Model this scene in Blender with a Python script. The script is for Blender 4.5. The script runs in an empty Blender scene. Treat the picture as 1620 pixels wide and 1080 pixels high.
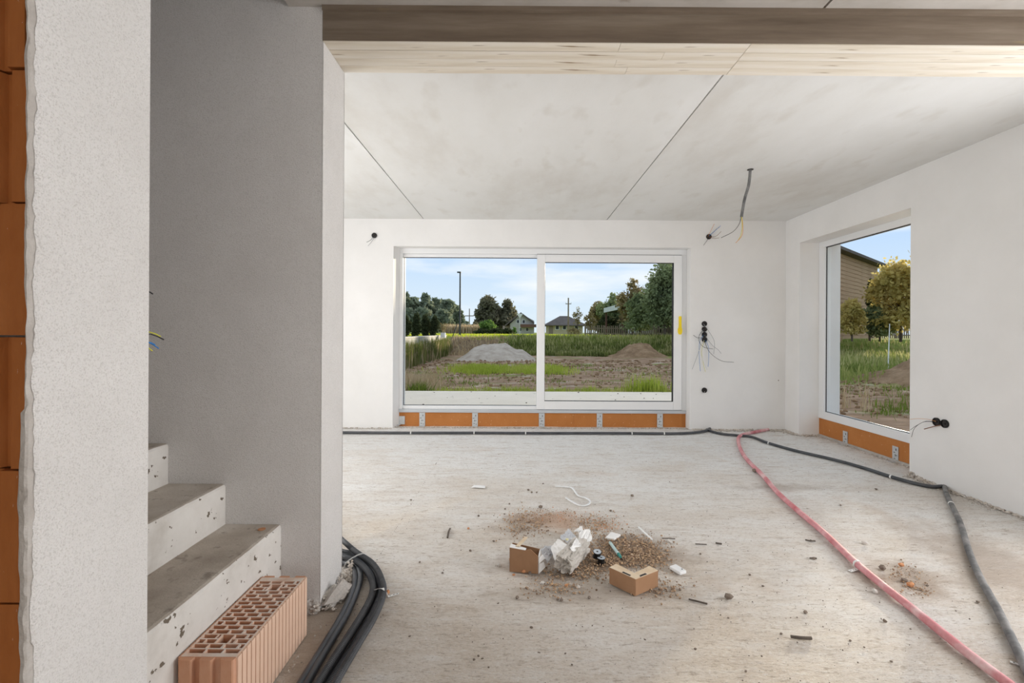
import bpy, math, random
import numpy as np
from mathutils import Vector, Matrix, noise
R = random.Random(7)
RN = np.random.default_rng(7)
PI = math.pi
C = bpy.context.scene.collection
SC = bpy.context.scene

# ------------------------------------------------------------ camera, world, sun, area lights, exposure
FOC, CAMH = 765.0, 1.25
YAW, ROLL, CX, CY = 0.0025, 0.0055, 819.45, 525.0
cd = bpy.data.cameras.new('camera'); cam = bpy.data.objects.new('camera', cd); C.objects.link(cam)
cd.sensor_fit = 'HORIZONTAL'; cd.sensor_width = 36.0; cd.lens = 36.0 * FOC / 1620.0
cd.shift_x = -(CX - 810) / 1620.0; cd.shift_y = (CY - 540) / 1620.0
cd.clip_start = 0.02; cd.clip_end = 900
CROT = Matrix.Rotation(-YAW, 3, 'Z') @ Matrix.Rotation(PI / 2, 3, 'X') @ Matrix.Rotation(ROLL, 3, 'Z')
cam.matrix_world = Matrix.Translation((0, 0, CAMH)) @ CROT.to_4x4()
SC.camera = cam

SUN_AZ, SUN_EL = math.radians(39.6), math.radians(9.5)
w = bpy.data.worlds.new('sky'); SC.world = w; w.use_nodes = True
nt = w.node_tree; nt.nodes.clear()
def N(tree, typ, **kw):
    n = tree.nodes.new(typ)
    for k, v in kw.items(): setattr(n, k, v)
    return n
def ramp(n, stops):
    e = n.color_ramp.elements
    while len(e) > 1: e.remove(e[-1])
    e[0].position = stops[0][0]; e[0].color = (*stops[0][1], 1)
    for p, c in stops[1:]:
        q = e.new(p); q.color = (*c, 1)
tc = N(nt, 'ShaderNodeTexCoord'); sp = N(nt, 'ShaderNodeSeparateXYZ'); nt.links.new(tc.outputs['Generated'], sp.inputs[0])
cr = N(nt, 'ShaderNodeValToRGB'); nt.links.new(sp.outputs['Z'], cr.inputs[0])
ramp(cr, [(0.0, (.74, .83, .92)), (.05, (.70, .81, .93)), (.16, (.55, .71, .95)), (.45, (.70, .80, .95)), (1, (.74, .80, .90))])
mp = N(nt, 'ShaderNodeMapping'); mp.inputs['Scale'].default_value = (2.2, 2.2, 11); nt.links.new(tc.outputs['Generated'], mp.inputs[0])
nz = N(nt, 'ShaderNodeTexNoise'); nz.inputs['Scale'].default_value = 2.0; nz.inputs['Detail'].default_value = 7; nt.links.new(mp.outputs[0], nz.inputs[0])
c2 = N(nt, 'ShaderNodeValToRGB'); ramp(c2, [(.50, (0, 0, 0)), (.78, (1, 1, 1))]); nt.links.new(nz.outputs[0], c2.inputs[0])
mx = N(nt, 'ShaderNodeMix', data_type='RGBA'); nt.links.new(c2.outputs[0], mx.inputs[0]); nt.links.new(cr.outputs[0], mx.inputs[6]); mx.inputs[7].default_value = (.93, .94, .97, 1)
bg = N(nt, 'ShaderNodeBackground'); bg.inputs[1].default_value = 1.12; nt.links.new(mx.outputs[2], bg.inputs[0])
wo = N(nt, 'ShaderNodeOutputWorld'); nt.links.new(bg.outputs[0], wo.inputs[0])

def lamp(name, typ, loc, rot, energy, color=(1, 1, 1), **kw):
    d = bpy.data.lights.new(name, typ); d.energy = energy; d.color = color
    for k, v in kw.items(): setattr(d, k, v)
    o = bpy.data.objects.new(name, d); o.location = loc; o.rotation_euler = rot; C.objects.link(o); return o
sdir = Vector((math.sin(SUN_AZ) * math.cos(SUN_EL), math.cos(SUN_AZ) * math.cos(SUN_EL), math.sin(SUN_EL)))
sun = lamp('sun', 'SUN', (20, 24, 12), (0, 0, 0), 7.0, (1.0, .84, .62), angle=math.radians(1.0))
sun.rotation_euler = sdir.to_track_quat('Z', 'Y').to_euler()
# added fill lights for the dim room; no windows are built behind them
lamp('daylight_right', 'AREA', (3.42, 1.35, 1.35), (0, PI / 2, 0), 88, (.98, .985, 1), shape='RECTANGLE', size=1.9, size_y=2.4)
lamp('daylight_left', 'AREA', (-3.52, 3.3, 1.4), (0, -PI / 2, 0), 80, (.98, .985, 1), shape='RECTANGLE', size=2.0, size_y=2.6)
lamp('daylight_rear', 'AREA', (0.9, -2.35, 1.4), (PI / 2, 0, 0), 25, (.98, .985, 1), shape='RECTANGLE', size=3.4, size_y=2.0)
SC.view_settings.view_transform = 'Standard'; SC.view_settings.look = 'None'
SC.view_settings.exposure = 0.0; SC.view_settings.gamma = 1.0; SC.view_settings.use_curve_mapping = False
SC.cycles.use_denoising = True
SC.cycles.max_bounces = 12; SC.cycles.diffuse_bounces = 6; SC.cycles.transparent_max_bounces = 16

# ------------------------------------------------------------ picture measurements -> points in the room
EYE = Vector((0, 0, CAMH))
def ray(px, py): return CROT @ Vector(((px - CX) / FOC, -(py - CY) / FOC, -1.0))
def onY(px, py, Y): d = ray(px, py); return EYE + d * (Y / d.y)
def onX(px, py, X): d = ray(px, py); return EYE + d * (X / d.x)
def onZ(px, py, Z=0.0): d = ray(px, py); return EYE + d * ((Z - CAMH) / d.z)
D, H, XR, YA, YB, XP, S, Y1, X1, Y2 = 6.246, 2.70, 3.476, 2.167, 2.43, -0.876, 2.545, 0.897, -0.8935, 1.167
XL, YR = -3.6, -2.5          # left and rear walls, never in view
OUT = 0.50                   # thickness of the outer walls

# ------------------------------------------------------------ helpers
def setp(o, label=None, cat=None, group=None, kind=None):
    if label: o['label'] = label
    if cat: o['category'] = cat
    if group: o['group'] = group
    if kind: o['kind'] = kind
    return o
def empty(name, loc, label=None, cat=None, group=None, kind=None):
    o = bpy.data.objects.new(name, None); o.empty_display_size = .1; C.objects.link(o); o.location = loc
    return setp(o, label, cat, group, kind)
def wloc(o):
    v = Vector(o.location)
    while o.parent: o = o.parent; v += Vector(o.location)
    return v
class MB:
    def __init__(s): s.v = []; s.f = []; s.m = []
    def add(s, vs, fs, mi=0):
        k = len(s.v); s.v += [tuple(v) for v in vs]; s.f += [tuple(i + k for i in f) for f in fs]; s.m += [mi] * len(fs); return s
    def box(s, a, b, mi=0):
        x0, y0, z0 = a; x1, y1, z1 = b
        return s.add([(x0, y0, z0), (x1, y0, z0), (x1, y1, z0), (x0, y1, z0), (x0, y0, z1), (x1, y0, z1), (x1, y1, z1), (x0, y1, z1)],
                     [(3, 2, 1, 0), (4, 5, 6, 7), (0, 1, 5, 4), (1, 2, 6, 5), (2, 3, 7, 6), (3, 0, 4, 7)], mi)
    def prism(s, poly, z0, z1, mi=0):      # poly: ccw xy
        n = len(poly)
        return s.add([(x, y, z0) for x, y in poly] + [(x, y, z1) for x, y in poly],
                     [tuple(range(n))[::-1], tuple(range(n, 2 * n))] + [(i, (i + 1) % n, n + (i + 1) % n, n + i) for i in range(n)], mi)
    def sweep(s, pts, ring, closed=False, cap=True, mi=0):   # ring(i, p, side, up) -> list of points
        n = len(pts); rings = []
        prev = None
        for i, p in enumerate(pts):
            t = (pts[min(i + 1, n - 1)] - pts[max(i - 1, 0)])
            t = t.normalized() if t.length > 1e-9 else Vector((1, 0, 0))
            if prev is None:
                a = Vector((0, 0, 1)) if abs(t.z) < .9 else Vector((1, 0, 0))
                side = t.cross(a).normalized()
            else:
                side = (prev - t * prev.dot(t)).normalized()
            prev = side; up = side.cross(t)
            rings.append(ring(i, p, side, up))
        k = len(rings[0]); vs = [q for r_ in rings for q in r_]; fs = []
        for i in range(n - 1):
            for j in range(k): fs.append((i * k + j, i * k + (j + 1) % k, (i + 1) * k + (j + 1) % k, (i + 1) * k + j))
        if cap: fs += [tuple(range(k))[::-1], tuple(range((n - 1) * k, n * k))]
        return s.add(vs, fs, mi)
    def tube(s, pts, r, k=8, rib=0, mi=0):
        def ring(i, p, side, up):
            rr = r(i) if callable(r) else r
            if rib and i % 2: rr -= rib
            return [p + (side * math.cos(2 * PI * j / k) + up * math.sin(2 * PI * j / k)) * rr for j in range(k)]
        return s.sweep(pts, ring, mi=mi)
    def ribbon(s, pts, wd, th, mi=0):
        def ring(i, p, side, up): return [p + side * wd / 2 + up * th / 2, p - side * wd / 2 + up * th / 2, p - side * wd / 2 - up * th / 2, p + side * wd / 2 - up * th / 2]
        return s.sweep(pts, ring, mi=mi)
    def cyl(s, c, axis, r, h, k=16, r2=None, mi=0):
        c = Vector(c); a = Vector(axis).normalized(); return s.sweep([c, c + a * h], lambda i, p, sd, up: [p + (sd * math.cos(2 * PI * j / k) + up * math.sin(2 * PI * j / k)) * (r if i == 0 or r2 is None else r2) for j in range(k)], mi=mi)
    def ringcyl(s, c, axis, ro, ri, h, k=20, mi=0):    # pipe with a wall
        c = Vector(c); a = Vector(axis).normalized(); b = a.orthogonal().normalized(); d = a.cross(b)
        vs = []
        for z, r_ in ((0, ro), (h, ro), (h, ri), (0, ri)):
            for j in range(k): vs.append(c + a * z + (b * math.cos(2 * PI * j / k) + d * math.sin(2 * PI * j / k)) * r_)
        fs = []
        for q in range(4):
            for j in range(k): fs.append((q * k + j, q * k + (j + 1) % k, ((q + 1) % 4) * k + (j + 1) % k, ((q + 1) % 4) * k + j))
        return s.add(vs, fs, mi)
    def rock(s, c, r, flat=.7, mi=0):
        c = Vector(c); q = Matrix.Rotation(R.uniform(0, 6.28), 3, 'Z') @ Matrix.Rotation(R.uniform(-.5, .5), 3, 'X')
        sx, sy = R.uniform(.7, 1.25), R.uniform(.7, 1.1)
        vs = [c + q @ Vector((v[0] * sx, v[1] * sy, v[2] * flat)) * r * R.uniform(.75, 1.15) for v in ICO_V]
        return s.add(vs, ICO_F, mi)
    def build(s, name, mats, parent=None, origin=None, smooth=False, **props):
        v = np.array([tuple(q) for q in s.v])
        if origin is None:
            lo, hi = v.min(0), v.max(0); origin = ((lo[0] + hi[0]) / 2, (lo[1] + hi[1]) / 2, lo[2])
        o_ = Vector(origin)
        me = bpy.data.meshes.new(name); me.from_pydata([tuple(q) for q in (v - np.array(o_))], [], s.f)
        if not isinstance(mats, (list, tuple)): mats = [mats]
        for m in mats: me.materials.append(m)
        if len(mats) > 1: me.polygons.foreach_set('material_index', s.m)
        if smooth: me.shade_smooth()
        me.update()
        o = bpy.data.objects.new(name, me); C.objects.link(o)
        if parent: o.parent = parent; o.location = o_ - wloc(parent)
        else: o.location = o_
        return setp(o, **props)
t_ = (1 + 5 ** .5) / 2
ICO_V = [Vector(v).normalized() for v in [(-1, t_, 0), (1, t_, 0), (-1, -t_, 0), (1, -t_, 0), (0, -1, t_), (0, 1, t_), (0, -1, -t_), (0, 1, -t_), (t_, 0, -1), (t_, 0, 1), (-t_, 0, -1), (-t_, 0, 1)]]
ICO_F = [(0, 11, 5), (0, 5, 1), (0, 1, 7), (0, 7, 10), (0, 10, 11), (1, 5, 9), (5, 11, 4), (11, 10, 2), (10, 7, 6), (7, 1, 8), (3, 9, 4), (3, 4, 2), (3, 2, 6), (3, 6, 8), (3, 8, 9), (4, 9, 5), (2, 4, 11), (6, 2, 10), (8, 6, 7), (9, 8, 1)]
def fast(name, V, F, mats, parent=None, origin=(0, 0, 0), smooth=False, **props):
    V = np.asarray(V, dtype=np.float64) - np.array(origin); F = np.asarray(F, dtype=np.int32); k = F.shape[1]
    me = bpy.data.meshes.new(name)
    me.vertices.add(len(V)); me.vertices.foreach_set('co', V.astype(np.float32).ravel())
    me.loops.add(F.size); me.loops.foreach_set('vertex_index', F.ravel())
    me.polygons.add(len(F)); me.polygons.foreach_set('loop_start', np.arange(0, F.size, k, dtype=np.int32))
    me.update(calc_edges=True)
    for m in (mats if isinstance(mats, (list, tuple)) else [mats]): me.materials.append(m)
    if smooth: me.shade_smooth()
    o = bpy.data.objects.new(name, me); C.objects.link(o)
    if parent: o.parent = parent; o.location = Vector(origin) - wloc(parent)
    else: o.location = Vector(origin)
    return setp(o, **props)
def spline(pts, step):
    P = [Vector(p) for p in pts]; P = [P[0] * 2 - P[1]] + P + [P[-1] * 2 - P[-2]]; out = []
    for i in range(1, len(P) - 2):
        a, b, c, d = P[i - 1:i + 3]; n = max(2, int((c - b).length / step))
        for j in range(n):
            t = j / n
            out.append(.5 * ((2 * b) + (c - a) * t + (2 * a - 5 * b + 4 * c - d) * t * t + (3 * b - a - 3 * c + d) * t ** 3))
    out.append(P[-2]); return out
def copy_tree(o, loc=None, parent=None):
    c = o.copy(); C.objects.link(c)
    if parent: c.parent = parent
    if loc is not None: c.location = loc
    for ch in list(o.children): copy_tree(ch, None, c)
    return c

# ------------------------------------------------------------ materials
def mat(name, stops, rough=.85, scale=4.0, detail=6, stretch=(1, 1, 1), bump=0.0, bscale=60, bdetail=4, metal=0.0, spec=.3,
        spots=None, spot_scale=40, spot_lo=.62, spot_hi=.7, coords='Object', bstretch=None, dist=.01, emis=None, trans=0):
    m = bpy.data.materials.new(name); m.use_nodes = True; t = m.node_tree; t.nodes.clear(); L = t.links.new
    out = N(t, 'ShaderNodeOutputMaterial'); b = N(t, 'ShaderNodeBsdfPrincipled'); L(b.outputs[0], out.inputs[0])
    b.inputs['Roughness'].default_value = rough; b.inputs['Metallic'].default_value = metal; b.inputs['Specular IOR Level'].default_value = spec
    if len(stops) == 1 and not bump and not spots: 
        b.inputs['Base Color'].default_value = (*stops[0], 1); col = None
    tc = N(t, 'ShaderNodeTexCoord'); mp = N(t, 'ShaderNodeMapping'); mp.inputs['Scale'].default_value = stretch; L(tc.outputs[coords], mp.inputs[0])
    col = None
    if len(stops) > 1:
        nz = N(t, 'ShaderNodeTexNoise'); nz.inputs['Scale'].default_value = scale; nz.inputs['Detail'].default_value = detail; nz.inputs['Roughness'].default_value = .62; L(mp.outputs[0], nz.inputs[0])
        cr = N(t, 'ShaderNodeValToRGB'); L(nz.outputs[0], cr.inputs[0]); k = len(stops)
        ramp(cr, [(.3 + .4 * i / (k - 1), s) for i, s in enumerate(stops)]); col = cr.outputs[0]
    else:
        rgb = N(t, 'ShaderNodeRGB'); rgb.outputs[0].default_value = (*stops[0], 1); col = rgb.outputs[0]
    if spots:
        n2 = N(t, 'ShaderNodeTexNoise'); n2.inputs['Scale'].default_value = spot_scale; n2.inputs['Detail'].default_value = 3; L(mp.outputs[0], n2.inputs[0])
        mr = N(t, 'ShaderNodeMapRange'); mr.inputs[1].default_value = spot_lo; mr.inputs[2].default_value = spot_hi; L(n2.outputs[0], mr.inputs[0])
        mx = N(t, 'ShaderNodeMix', data_type='RGBA'); L(mr.outputs[0], mx.inputs[0]); L(col, mx.inputs[6]); mx.inputs[7].default_value = (*spots, 1); col = mx.outputs[2]
    L(col, b.inputs['Base Color'])
    if bump:
        m2 = N(t, 'ShaderNodeMapping'); m2.inputs['Scale'].default_value = bstretch or stretch; L(tc.outputs[coords], m2.inputs[0])
        n3 = N(t, 'ShaderNodeTexNoise'); n3.inputs['Scale'].default_value = bscale; n3.inputs['Detail'].default_value = bdetail; L(m2.outputs[0], n3.inputs[0])
        bp = N(t, 'ShaderNodeBump'); bp.inputs['Strength'].default_value = bump; bp.inputs['Distance'].default_value = dist; L(n3.outputs[0], bp.inputs['Height']); L(bp.outputs[0], b.inputs['Normal'])
    if trans:
        tr = N(t, 'ShaderNodeBsdfTranslucent'); L(col, tr.inputs[0]); ms = N(t, 'ShaderNodeMixShader'); ms.inputs[0].default_value = trans
        L(b.outputs[0], ms.inputs[1]); L(tr.outputs[0], ms.inputs[2]); L(ms.outputs[0], out.inputs[0])
    return m
M = {}
M['plaster'] = mat('fine_plaster', [(.77, .765, .755), (.83, .825, .82)], .9, 1.6, bump=.25, bscale=220, dist=.002)
M['plaster_grain'] = mat('grained_plaster', [(.72, .70, .685), (.80, .785, .775)], .92, 3, bump=.9, bscale=300, dist=.004, spots=(.62, .60, .58), spot_scale=300, spot_lo=.50, spot_hi=.70)
M['concrete_ceiling'] = mat('precast_concrete', [(.62, .60, .565), (.73, .73, .715), (.78, .785, .78)], .9, 1.1, 9, (1, .45, 1), bump=.2, bscale=90, dist=.003, spots=(.60, .575, .53), spot_scale=5, spot_lo=.58, spot_hi=.90)
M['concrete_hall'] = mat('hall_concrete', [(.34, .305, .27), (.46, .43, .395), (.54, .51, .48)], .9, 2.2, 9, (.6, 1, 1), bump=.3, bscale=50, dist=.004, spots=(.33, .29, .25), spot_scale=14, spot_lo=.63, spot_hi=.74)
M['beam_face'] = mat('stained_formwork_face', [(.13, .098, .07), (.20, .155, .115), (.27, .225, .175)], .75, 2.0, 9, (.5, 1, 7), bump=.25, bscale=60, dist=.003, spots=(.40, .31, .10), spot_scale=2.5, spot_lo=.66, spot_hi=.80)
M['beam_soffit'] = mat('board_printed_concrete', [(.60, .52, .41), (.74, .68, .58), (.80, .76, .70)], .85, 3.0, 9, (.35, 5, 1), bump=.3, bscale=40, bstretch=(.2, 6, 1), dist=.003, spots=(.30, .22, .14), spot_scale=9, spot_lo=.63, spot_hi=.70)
M['stair_tread'] = mat('dusty_tread_concrete', [(.36, .31, .26), (.50, .445, .385), (.62, .575, .52)], .95, 3.5, 8, bump=.5, bscale=120, dist=.004, spots=(.30, .26, .22), spot_scale=22, spot_lo=.62, spot_hi=.74)
M['stair_riser'] = mat('cast_riser_concrete', [(.50, .465, .425), (.68, .655, .62), (.76, .74, .71)], .9, 3.2, 8, bump=.3, bscale=60, dist=.004, spots=(.16, .13, .10), spot_scale=30, spot_lo=.665, spot_hi=.69)
M['clay'] = mat('fired_clay', [(.50, .215, .115), (.60, .32, .20), (.66, .44, .34)], .85, 7, 7, (1, 1, .4), bump=.3, bscale=90, dist=.002)
M['clay_top'] = mat('dusty_clay', [(.62, .42, .32), (.72, .60, .52), (.70, .66, .62)], .9, 12, 6, bump=.3, bscale=90, dist=.002)
M['clay_side'] = mat('pale_fired_clay', [(.66, .40, .28), (.76, .54, .41), (.78, .64, .54)], .85, 6, 7, (1, 1, .3), bump=.3, bscale=90, dist=.002)
M['clay_wall'] = mat('orange_wall_clay', [(.20, .06, .018), (.36, .115, .025), (.44, .16, .045)], .75, 4, 7, (1.5, 1.5, .5), bump=.35, bscale=60, dist=.003, spots=(.75, .62, .5), spot_scale=120, spot_lo=.72, spot_hi=.76)
M['mortar'] = mat('grey_mortar', [(.42, .385, .355), (.55, .52, .49)], .95, 14, 6, bump=.8, bscale=90, dist=.006)
M['white_frame'] = mat('white_window_plastic', [(.80, .81, .82)], .38, spec=.5)
M['gasket'] = mat('black_gasket', [(.03, .03, .033)], .6)
M['alu'] = mat('grey_aluminium', [(.50, .53, .56), (.56, .59, .62)], .45, 3, metal=.3)
M['zinc'] = mat('galvanised_steel', [(.52, .55, .57), (.68, .70, .71)], .42, 12, metal=.45)
M['slot_dark'] = mat('dark_slot', [(.05, .045, .045)], .9)
M['orange_board'] = mat('orange_foam_board', [(.44, .165, .042), (.50, .20, .058)], .8, 6, bump=.2, bscale=150, dist=.002, spots=(.72, .48, .28), spot_scale=60, spot_lo=.69, spot_hi=.74)
M['yellow'] = mat('yellow_plastic', [(.88, .66, .01)], .45)
M['black_conduit'] = mat('black_corrugated_plastic', [(.035, .038, .043), (.075, .08, .09)], .42, 8, spec=.5)
M['conduit_dusty'] = mat('dusty_black_plastic', [(.05, .052, .055), (.16, .16, .16), (.30, .29, .28)], .6, 9, 7)
M['red_pipe'] = mat('dusty_red_plastic', [(.50, .13, .15), (.66, .30, .32), (.78, .58, .58)], .6, 7, 8, bump=.5, bscale=240, bstretch=(1, 1, 1), dist=.002)
M['tie'] = mat('white_strap', [(.78, .78, .77)], .5)
M['box_black'] = mat('black_socket_plastic', [(.012, .012, .012)], .5)
M['card'] = mat('brown_cardboard', [(.33, .185, .10), (.39, .225, .13)], .85, 8, bump=.1, bscale=120, dist=.001)
M['card_top'] = mat('pale_cardboard', [(.62, .46, .30), (.74, .64, .50)], .85, 12)
M['white_sheet'] = mat('white_wrap', [(.80, .80, .80), (.88, .88, .87)], .6, 6)
M['grey_sheet'] = mat('grey_wrap', [(.50, .52, .56), (.64, .65, .68)], .6, 6)
M['foam_block'] = mat('crumbly_grey_block', [(.42, .39, .35), (.56, .53, .49), (.66, .63, .60)], .95, 7, 8, bump=.9, bscale=60, dist=.008)
M['rubble'] = mat('mixed_rubble', [(.15, .09, .055), (.27, .18, .12), (.38, .28, .20), (.55, .36, .20), (.62, .55, .48)], .95, 60, 2)
M['residue'] = mat('plaster_crumbs', [(.34, .28, .23), (.55, .50, .45), (.70, .67, .63)], .95, 35, 3)
M['stone_dark'] = mat('dark_pebble', [(.13, .10, .08), (.27, .22, .18)], .95, 50, 3)
M['stone_light'] = mat('pale_pebble', [(.55, .51, .47), (.70, .67, .64)], .95, 50, 3)
M['stone_orange'] = mat('clay_chip', [(.50, .22, .10), (.62, .33, .18)], .95, 50, 3)
M['twig'] = mat('dark_stick', [(.07, .06, .05), (.15, .12, .10)], .9, 30)
M['cyan'] = mat('pale_cyan_plastic', [(.52, .68, .69)], .45)
M['teal'] = mat('teal_plastic', [(.06, .30, .28)], .45)
M['spool_disc'] = mat('light_grey_disc', [(.50, .56, .62)], .5)
def wire_mat(n, c): M[n] = mat(n, [c], .5)
wire_mat('wire_blue', (.03, .20, .55)); wire_mat('wire_black', (.02, .02, .02)); wire_mat('wire_brown', (.22, .10, .05)); wire_mat('wire_yellow', (.62, .60, .06)); wire_mat('wire_grey', (.30, .32, .33)); wire_mat('wire_orange', (.65, .30, .10)); wire_mat('wire_white', (.65, .65, .65))

# floor: screed with patchy white dust, paler towards the back, brown wear and a stained patch around the debris
def floor_mat():
    m = bpy.data.materials.new('rough_screed'); m.use_nodes = True; t = m.node_tree; t.nodes.clear(); L = t.links.new
    out = N(t, 'ShaderNodeOutputMaterial'); b = N(t, 'ShaderNodeBsdfPrincipled'); L(b.outputs[0], out.inputs[0]); b.inputs['Roughness'].default_value = .9; b.inputs['Specular IOR Level'].default_value = .25
    tc = N(t, 'ShaderNodeTexCoord')
    def noise_(scale, det, st, rough=.6):
        mp = N(t, 'ShaderNodeMapping'); mp.inputs['Scale'].default_value = st; L(tc.outputs['Object'], mp.inputs[0])
        n = N(t, 'ShaderNodeTexNoise'); n.inputs['Scale'].default_value = scale; n.inputs['Detail'].default_value = det; n.inputs['Roughness'].default_value = rough; L(mp.outputs[0], n.inputs[0]); return n.outputs[0]
    def mr(v, a, b_, c=0, d=1):
        q = N(t, 'ShaderNodeMapRange'); q.inputs[1].default_value = a; q.inputs[2].default_value = b_; q.inputs[3].default_value = c; q.inputs[4].default_value = d; L(v, q.inputs[0]); return q.outputs[0]
    def mix(f, a, c):
        q = N(t, 'ShaderNodeMix', data_type='RGBA')
        L(f, q.inputs[0])
        L(a, q.inputs[6]) if not isinstance(a, tuple) else setattr(q.inputs[6], 'default_value', (*a, 1))
        L(c, q.inputs[7]) if not isinstance(c, tuple) else setattr(q.inputs[7], 'default_value', (*c, 1)); return q.outputs[2]
    def math_(op, a, b_):
        q = N(t, 'ShaderNodeMath', operation=op)
        for i, x in enumerate((a, b_)):
            if isinstance(x, (int, float)): q.inputs[i].default_value = x
            else: L(x, q.inputs[i])
        return q.outputs[0]
    sep = N(t, 'ShaderNodeSeparateXYZ'); L(tc.outputs['Object'], sep.inputs[0])
    big = noise_(.9, 7, (1, 1.6, 1), .68); streak = noise_(6, 9, (.45, 2.4, 1), .75); fine = noise_(70, 4, (.8, 1.7, 1), .8); pits = noise_(24, 6, (.55, 2.0, 1), .75)
    dust_and_paling = mr(math_('ADD', math_('MULTIPLY', big, .8), math_('MULTIPLY', mr(sep.outputs['Y'], 1.6, 5.4), .30)), .36, .66)  # patchy white dust, plus an even paling towards the back wall
    c = mix(dust_and_paling, (.69, .61, .525), (.87, .86, .84))
    c = mix(mr(streak, .51, .67, 0, .55), c, (.55, .465, .38))
    c = mix(mr(streak, .46, .34, 0, .55), c, (.84, .83, .81))
    c = mix(mr(pits, .55, .66, 0, .70), c, (.38, .305, .24))
    c = mix(mr(fine, .56, .68, 0, .70), c, (.32, .26, .20))
    c = mix(mr(fine, .46, .36, 0, .5), c, (.86, .85, .83))
    warm = noise_(1.3, 4, (1, 1, 1)); c = mix(mr(warm, .60, .75, 0, .35), c, (.62, .46, .34))
    def stain(x, y, rx, ry, colr, amt):
        nonlocal c
        ax = math_('DIVIDE', math_('SUBTRACT', sep.outputs['X'], x), rx); ay = math_('DIVIDE', math_('SUBTRACT', sep.outputs['Y'], y), ry)
        r2 = math_('SQRT', math_('ADD', math_('MULTIPLY', ax, ax), math_('MULTIPLY', ay, ay)), 0)
        r2 = math_('ADD', r2, math_('MULTIPLY', math_('SUBTRACT', noise_(5, 5, (1, 1, 1)), .5), 1.8))
        c = mix(mr(r2, 1.0, .35, 0, amt), c, colr)
    for px, py, rx, ry, colr, amt in [(985, 872, .42, .30, (.30, .22, .16), .75), (870, 890, .40, .22, (.34, .26, .20), .6), (870, 822, .30, .20, (.55, .34, .22), .7), (820, 830, .25, .2, (.40, .31, .24), .5), (930, 940, .5, .12, (.36, .29, .23), .5),
                                       (1430, 915, .26, .22, (.36, .25, .17), .6), (520, 985, .35, .2, (.42, .33, .26), .6), (1590, 900, .35, .9, (.42, .34, .28), .55), (1240, 770, .5, .12, (.42, .36, .31), .5), (480, 1040, .3, .25, (.44, .35, .27), .6)]:
        p = onZ(px, py); stain(p.x, p.y, rx, ry, colr, amt)
    L(c, b.inputs['Base Color'])
    bp = N(t, 'ShaderNodeBump'); bp.inputs['Strength'].default_value = 1.0; bp.inputs['Distance'].default_value = .010; L(math_('SUBTRACT', 2, math_('ADD', math_('ADD', streak, pits), math_('MULTIPLY', fine, .8))), bp.inputs['Height']); L(bp.outputs[0], b.inputs['Normal'])
    return m
M['floor'] = floor_mat()
def glass_mat():
    m = bpy.data.materials.new('clear_pane'); m.use_nodes = True; t = m.node_tree; t.nodes.clear()
    out = N(t, 'ShaderNodeOutputMaterial'); a = N(t, 'ShaderNodeBsdfTransparent'); a.inputs[0].default_value = (.96, .975, .97, 1)
    g = N(t, 'ShaderNodeBsdfGlossy'); g.inputs['Roughness'].default_value = .02; g.inputs[0].default_value = (.9, .9, .9, 1)
    lw = N(t, 'ShaderNodeLayerWeight'); lw.inputs[0].default_value = .5; pw = N(t, 'ShaderNodeMath', operation='POWER'); pw.inputs[1].default_value = 5
    fr = N(t, 'ShaderNodeMath', operation='MULTIPLY_ADD'); fr.inputs[1].default_value = .50; fr.inputs[2].default_value = -.012; fr.use_clamp = True; ms = N(t, 'ShaderNodeMixShader')
    t.links.new(lw.outputs['Facing'], pw.inputs[0]); t.links.new(pw.outputs[0], fr.inputs[0]); t.links.new(fr.outputs[0], ms.inputs[0]); t.links.new(a.outputs[0], ms.inputs[1]); t.links.new(g.outputs[0], ms.inputs[2]); t.links.new(ms.outputs[0], out.inputs[0]); return m
M['glass'] = glass_mat()

# ============================================================ THE ROOM
def structure(mb, name, m, parent=None, **kw): return mb.build(name, m, parent, kind='structure' if parent is None else None, **kw)
# floor: a relief grid
xs = np.concatenate([np.arange(XL, -1.2, .12), np.arange(-1.2, 3.2, .028), np.arange(3.2, 4.0, .06)]); ys = np.concatenate([np.arange(YR, .8, .15), np.arange(.8, 4.0, .028), np.arange(4.0, 6.52, .05)])
xs = np.clip(xs, XL, XR + .34); ys = np.clip(ys, YR, 6.5)
V = []
for y in ys:
    for x in xs:
        V.append((x, y, .0055 * (noise.noise(Vector((x * 2.2, y * 9, 0))) + .6 * noise.noise(Vector((x * 9, y * 26, 3)))) - .004))
nx, ny = len(xs), len(ys)
F = [(j * nx + i, j * nx + i + 1, (j + 1) * nx + i + 1, (j + 1) * nx + i) for j in range(ny - 1) for i in range(nx - 1)]
floor = fast('floor', V, F, M['floor'], smooth=True, kind='structure')
MB().box((XL, YR, -.25), (XR + .3, 6.5, -.02)).build('slab', M['mortar'], floor)

# outer walls with their openings
TOPZ = onY(850, 390.5, D).z
oL = onY(622, 500, D).x; oR = onY(1092, 500, D).x
FY = 6.40                                      # face of the sliding door frame
fL = onY(632, 500, FY).x; fR = min(onY(1086, 500, FY).x, oR + .02)
WT = 2.95
wb = MB()
wb.prism([(XL - .3, D), (oL, D), (oL, D + .03), (fL, FY), (fL, D + OUT), (XL - .3, D + OUT)], 0, WT)
wb.prism([(oR, D), (XR + OUT, D), (XR + OUT, D + OUT), (fR, D + OUT), (fR, FY), (oR, D + .03)], 0, WT)
wb.box((oL, D, TOPZ), (oR, D + OUT, WT)); wb.box((fL, FY, TOPZ - .001), (fR, D + OUT, WT - .01))
wall_back = structure(wb, 'wall_back', M['plaster'])
wY1 = onX(1265, 500, XR).y; wY0 = onX(1440, 500, XR).y      # far and near jambs of the corner window
WTOP = onX(1265, 384, XR).z
FX = onX(1297, 600, 4).x * 0 + XR + .235                   # face of its frame
wr = MB()
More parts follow.
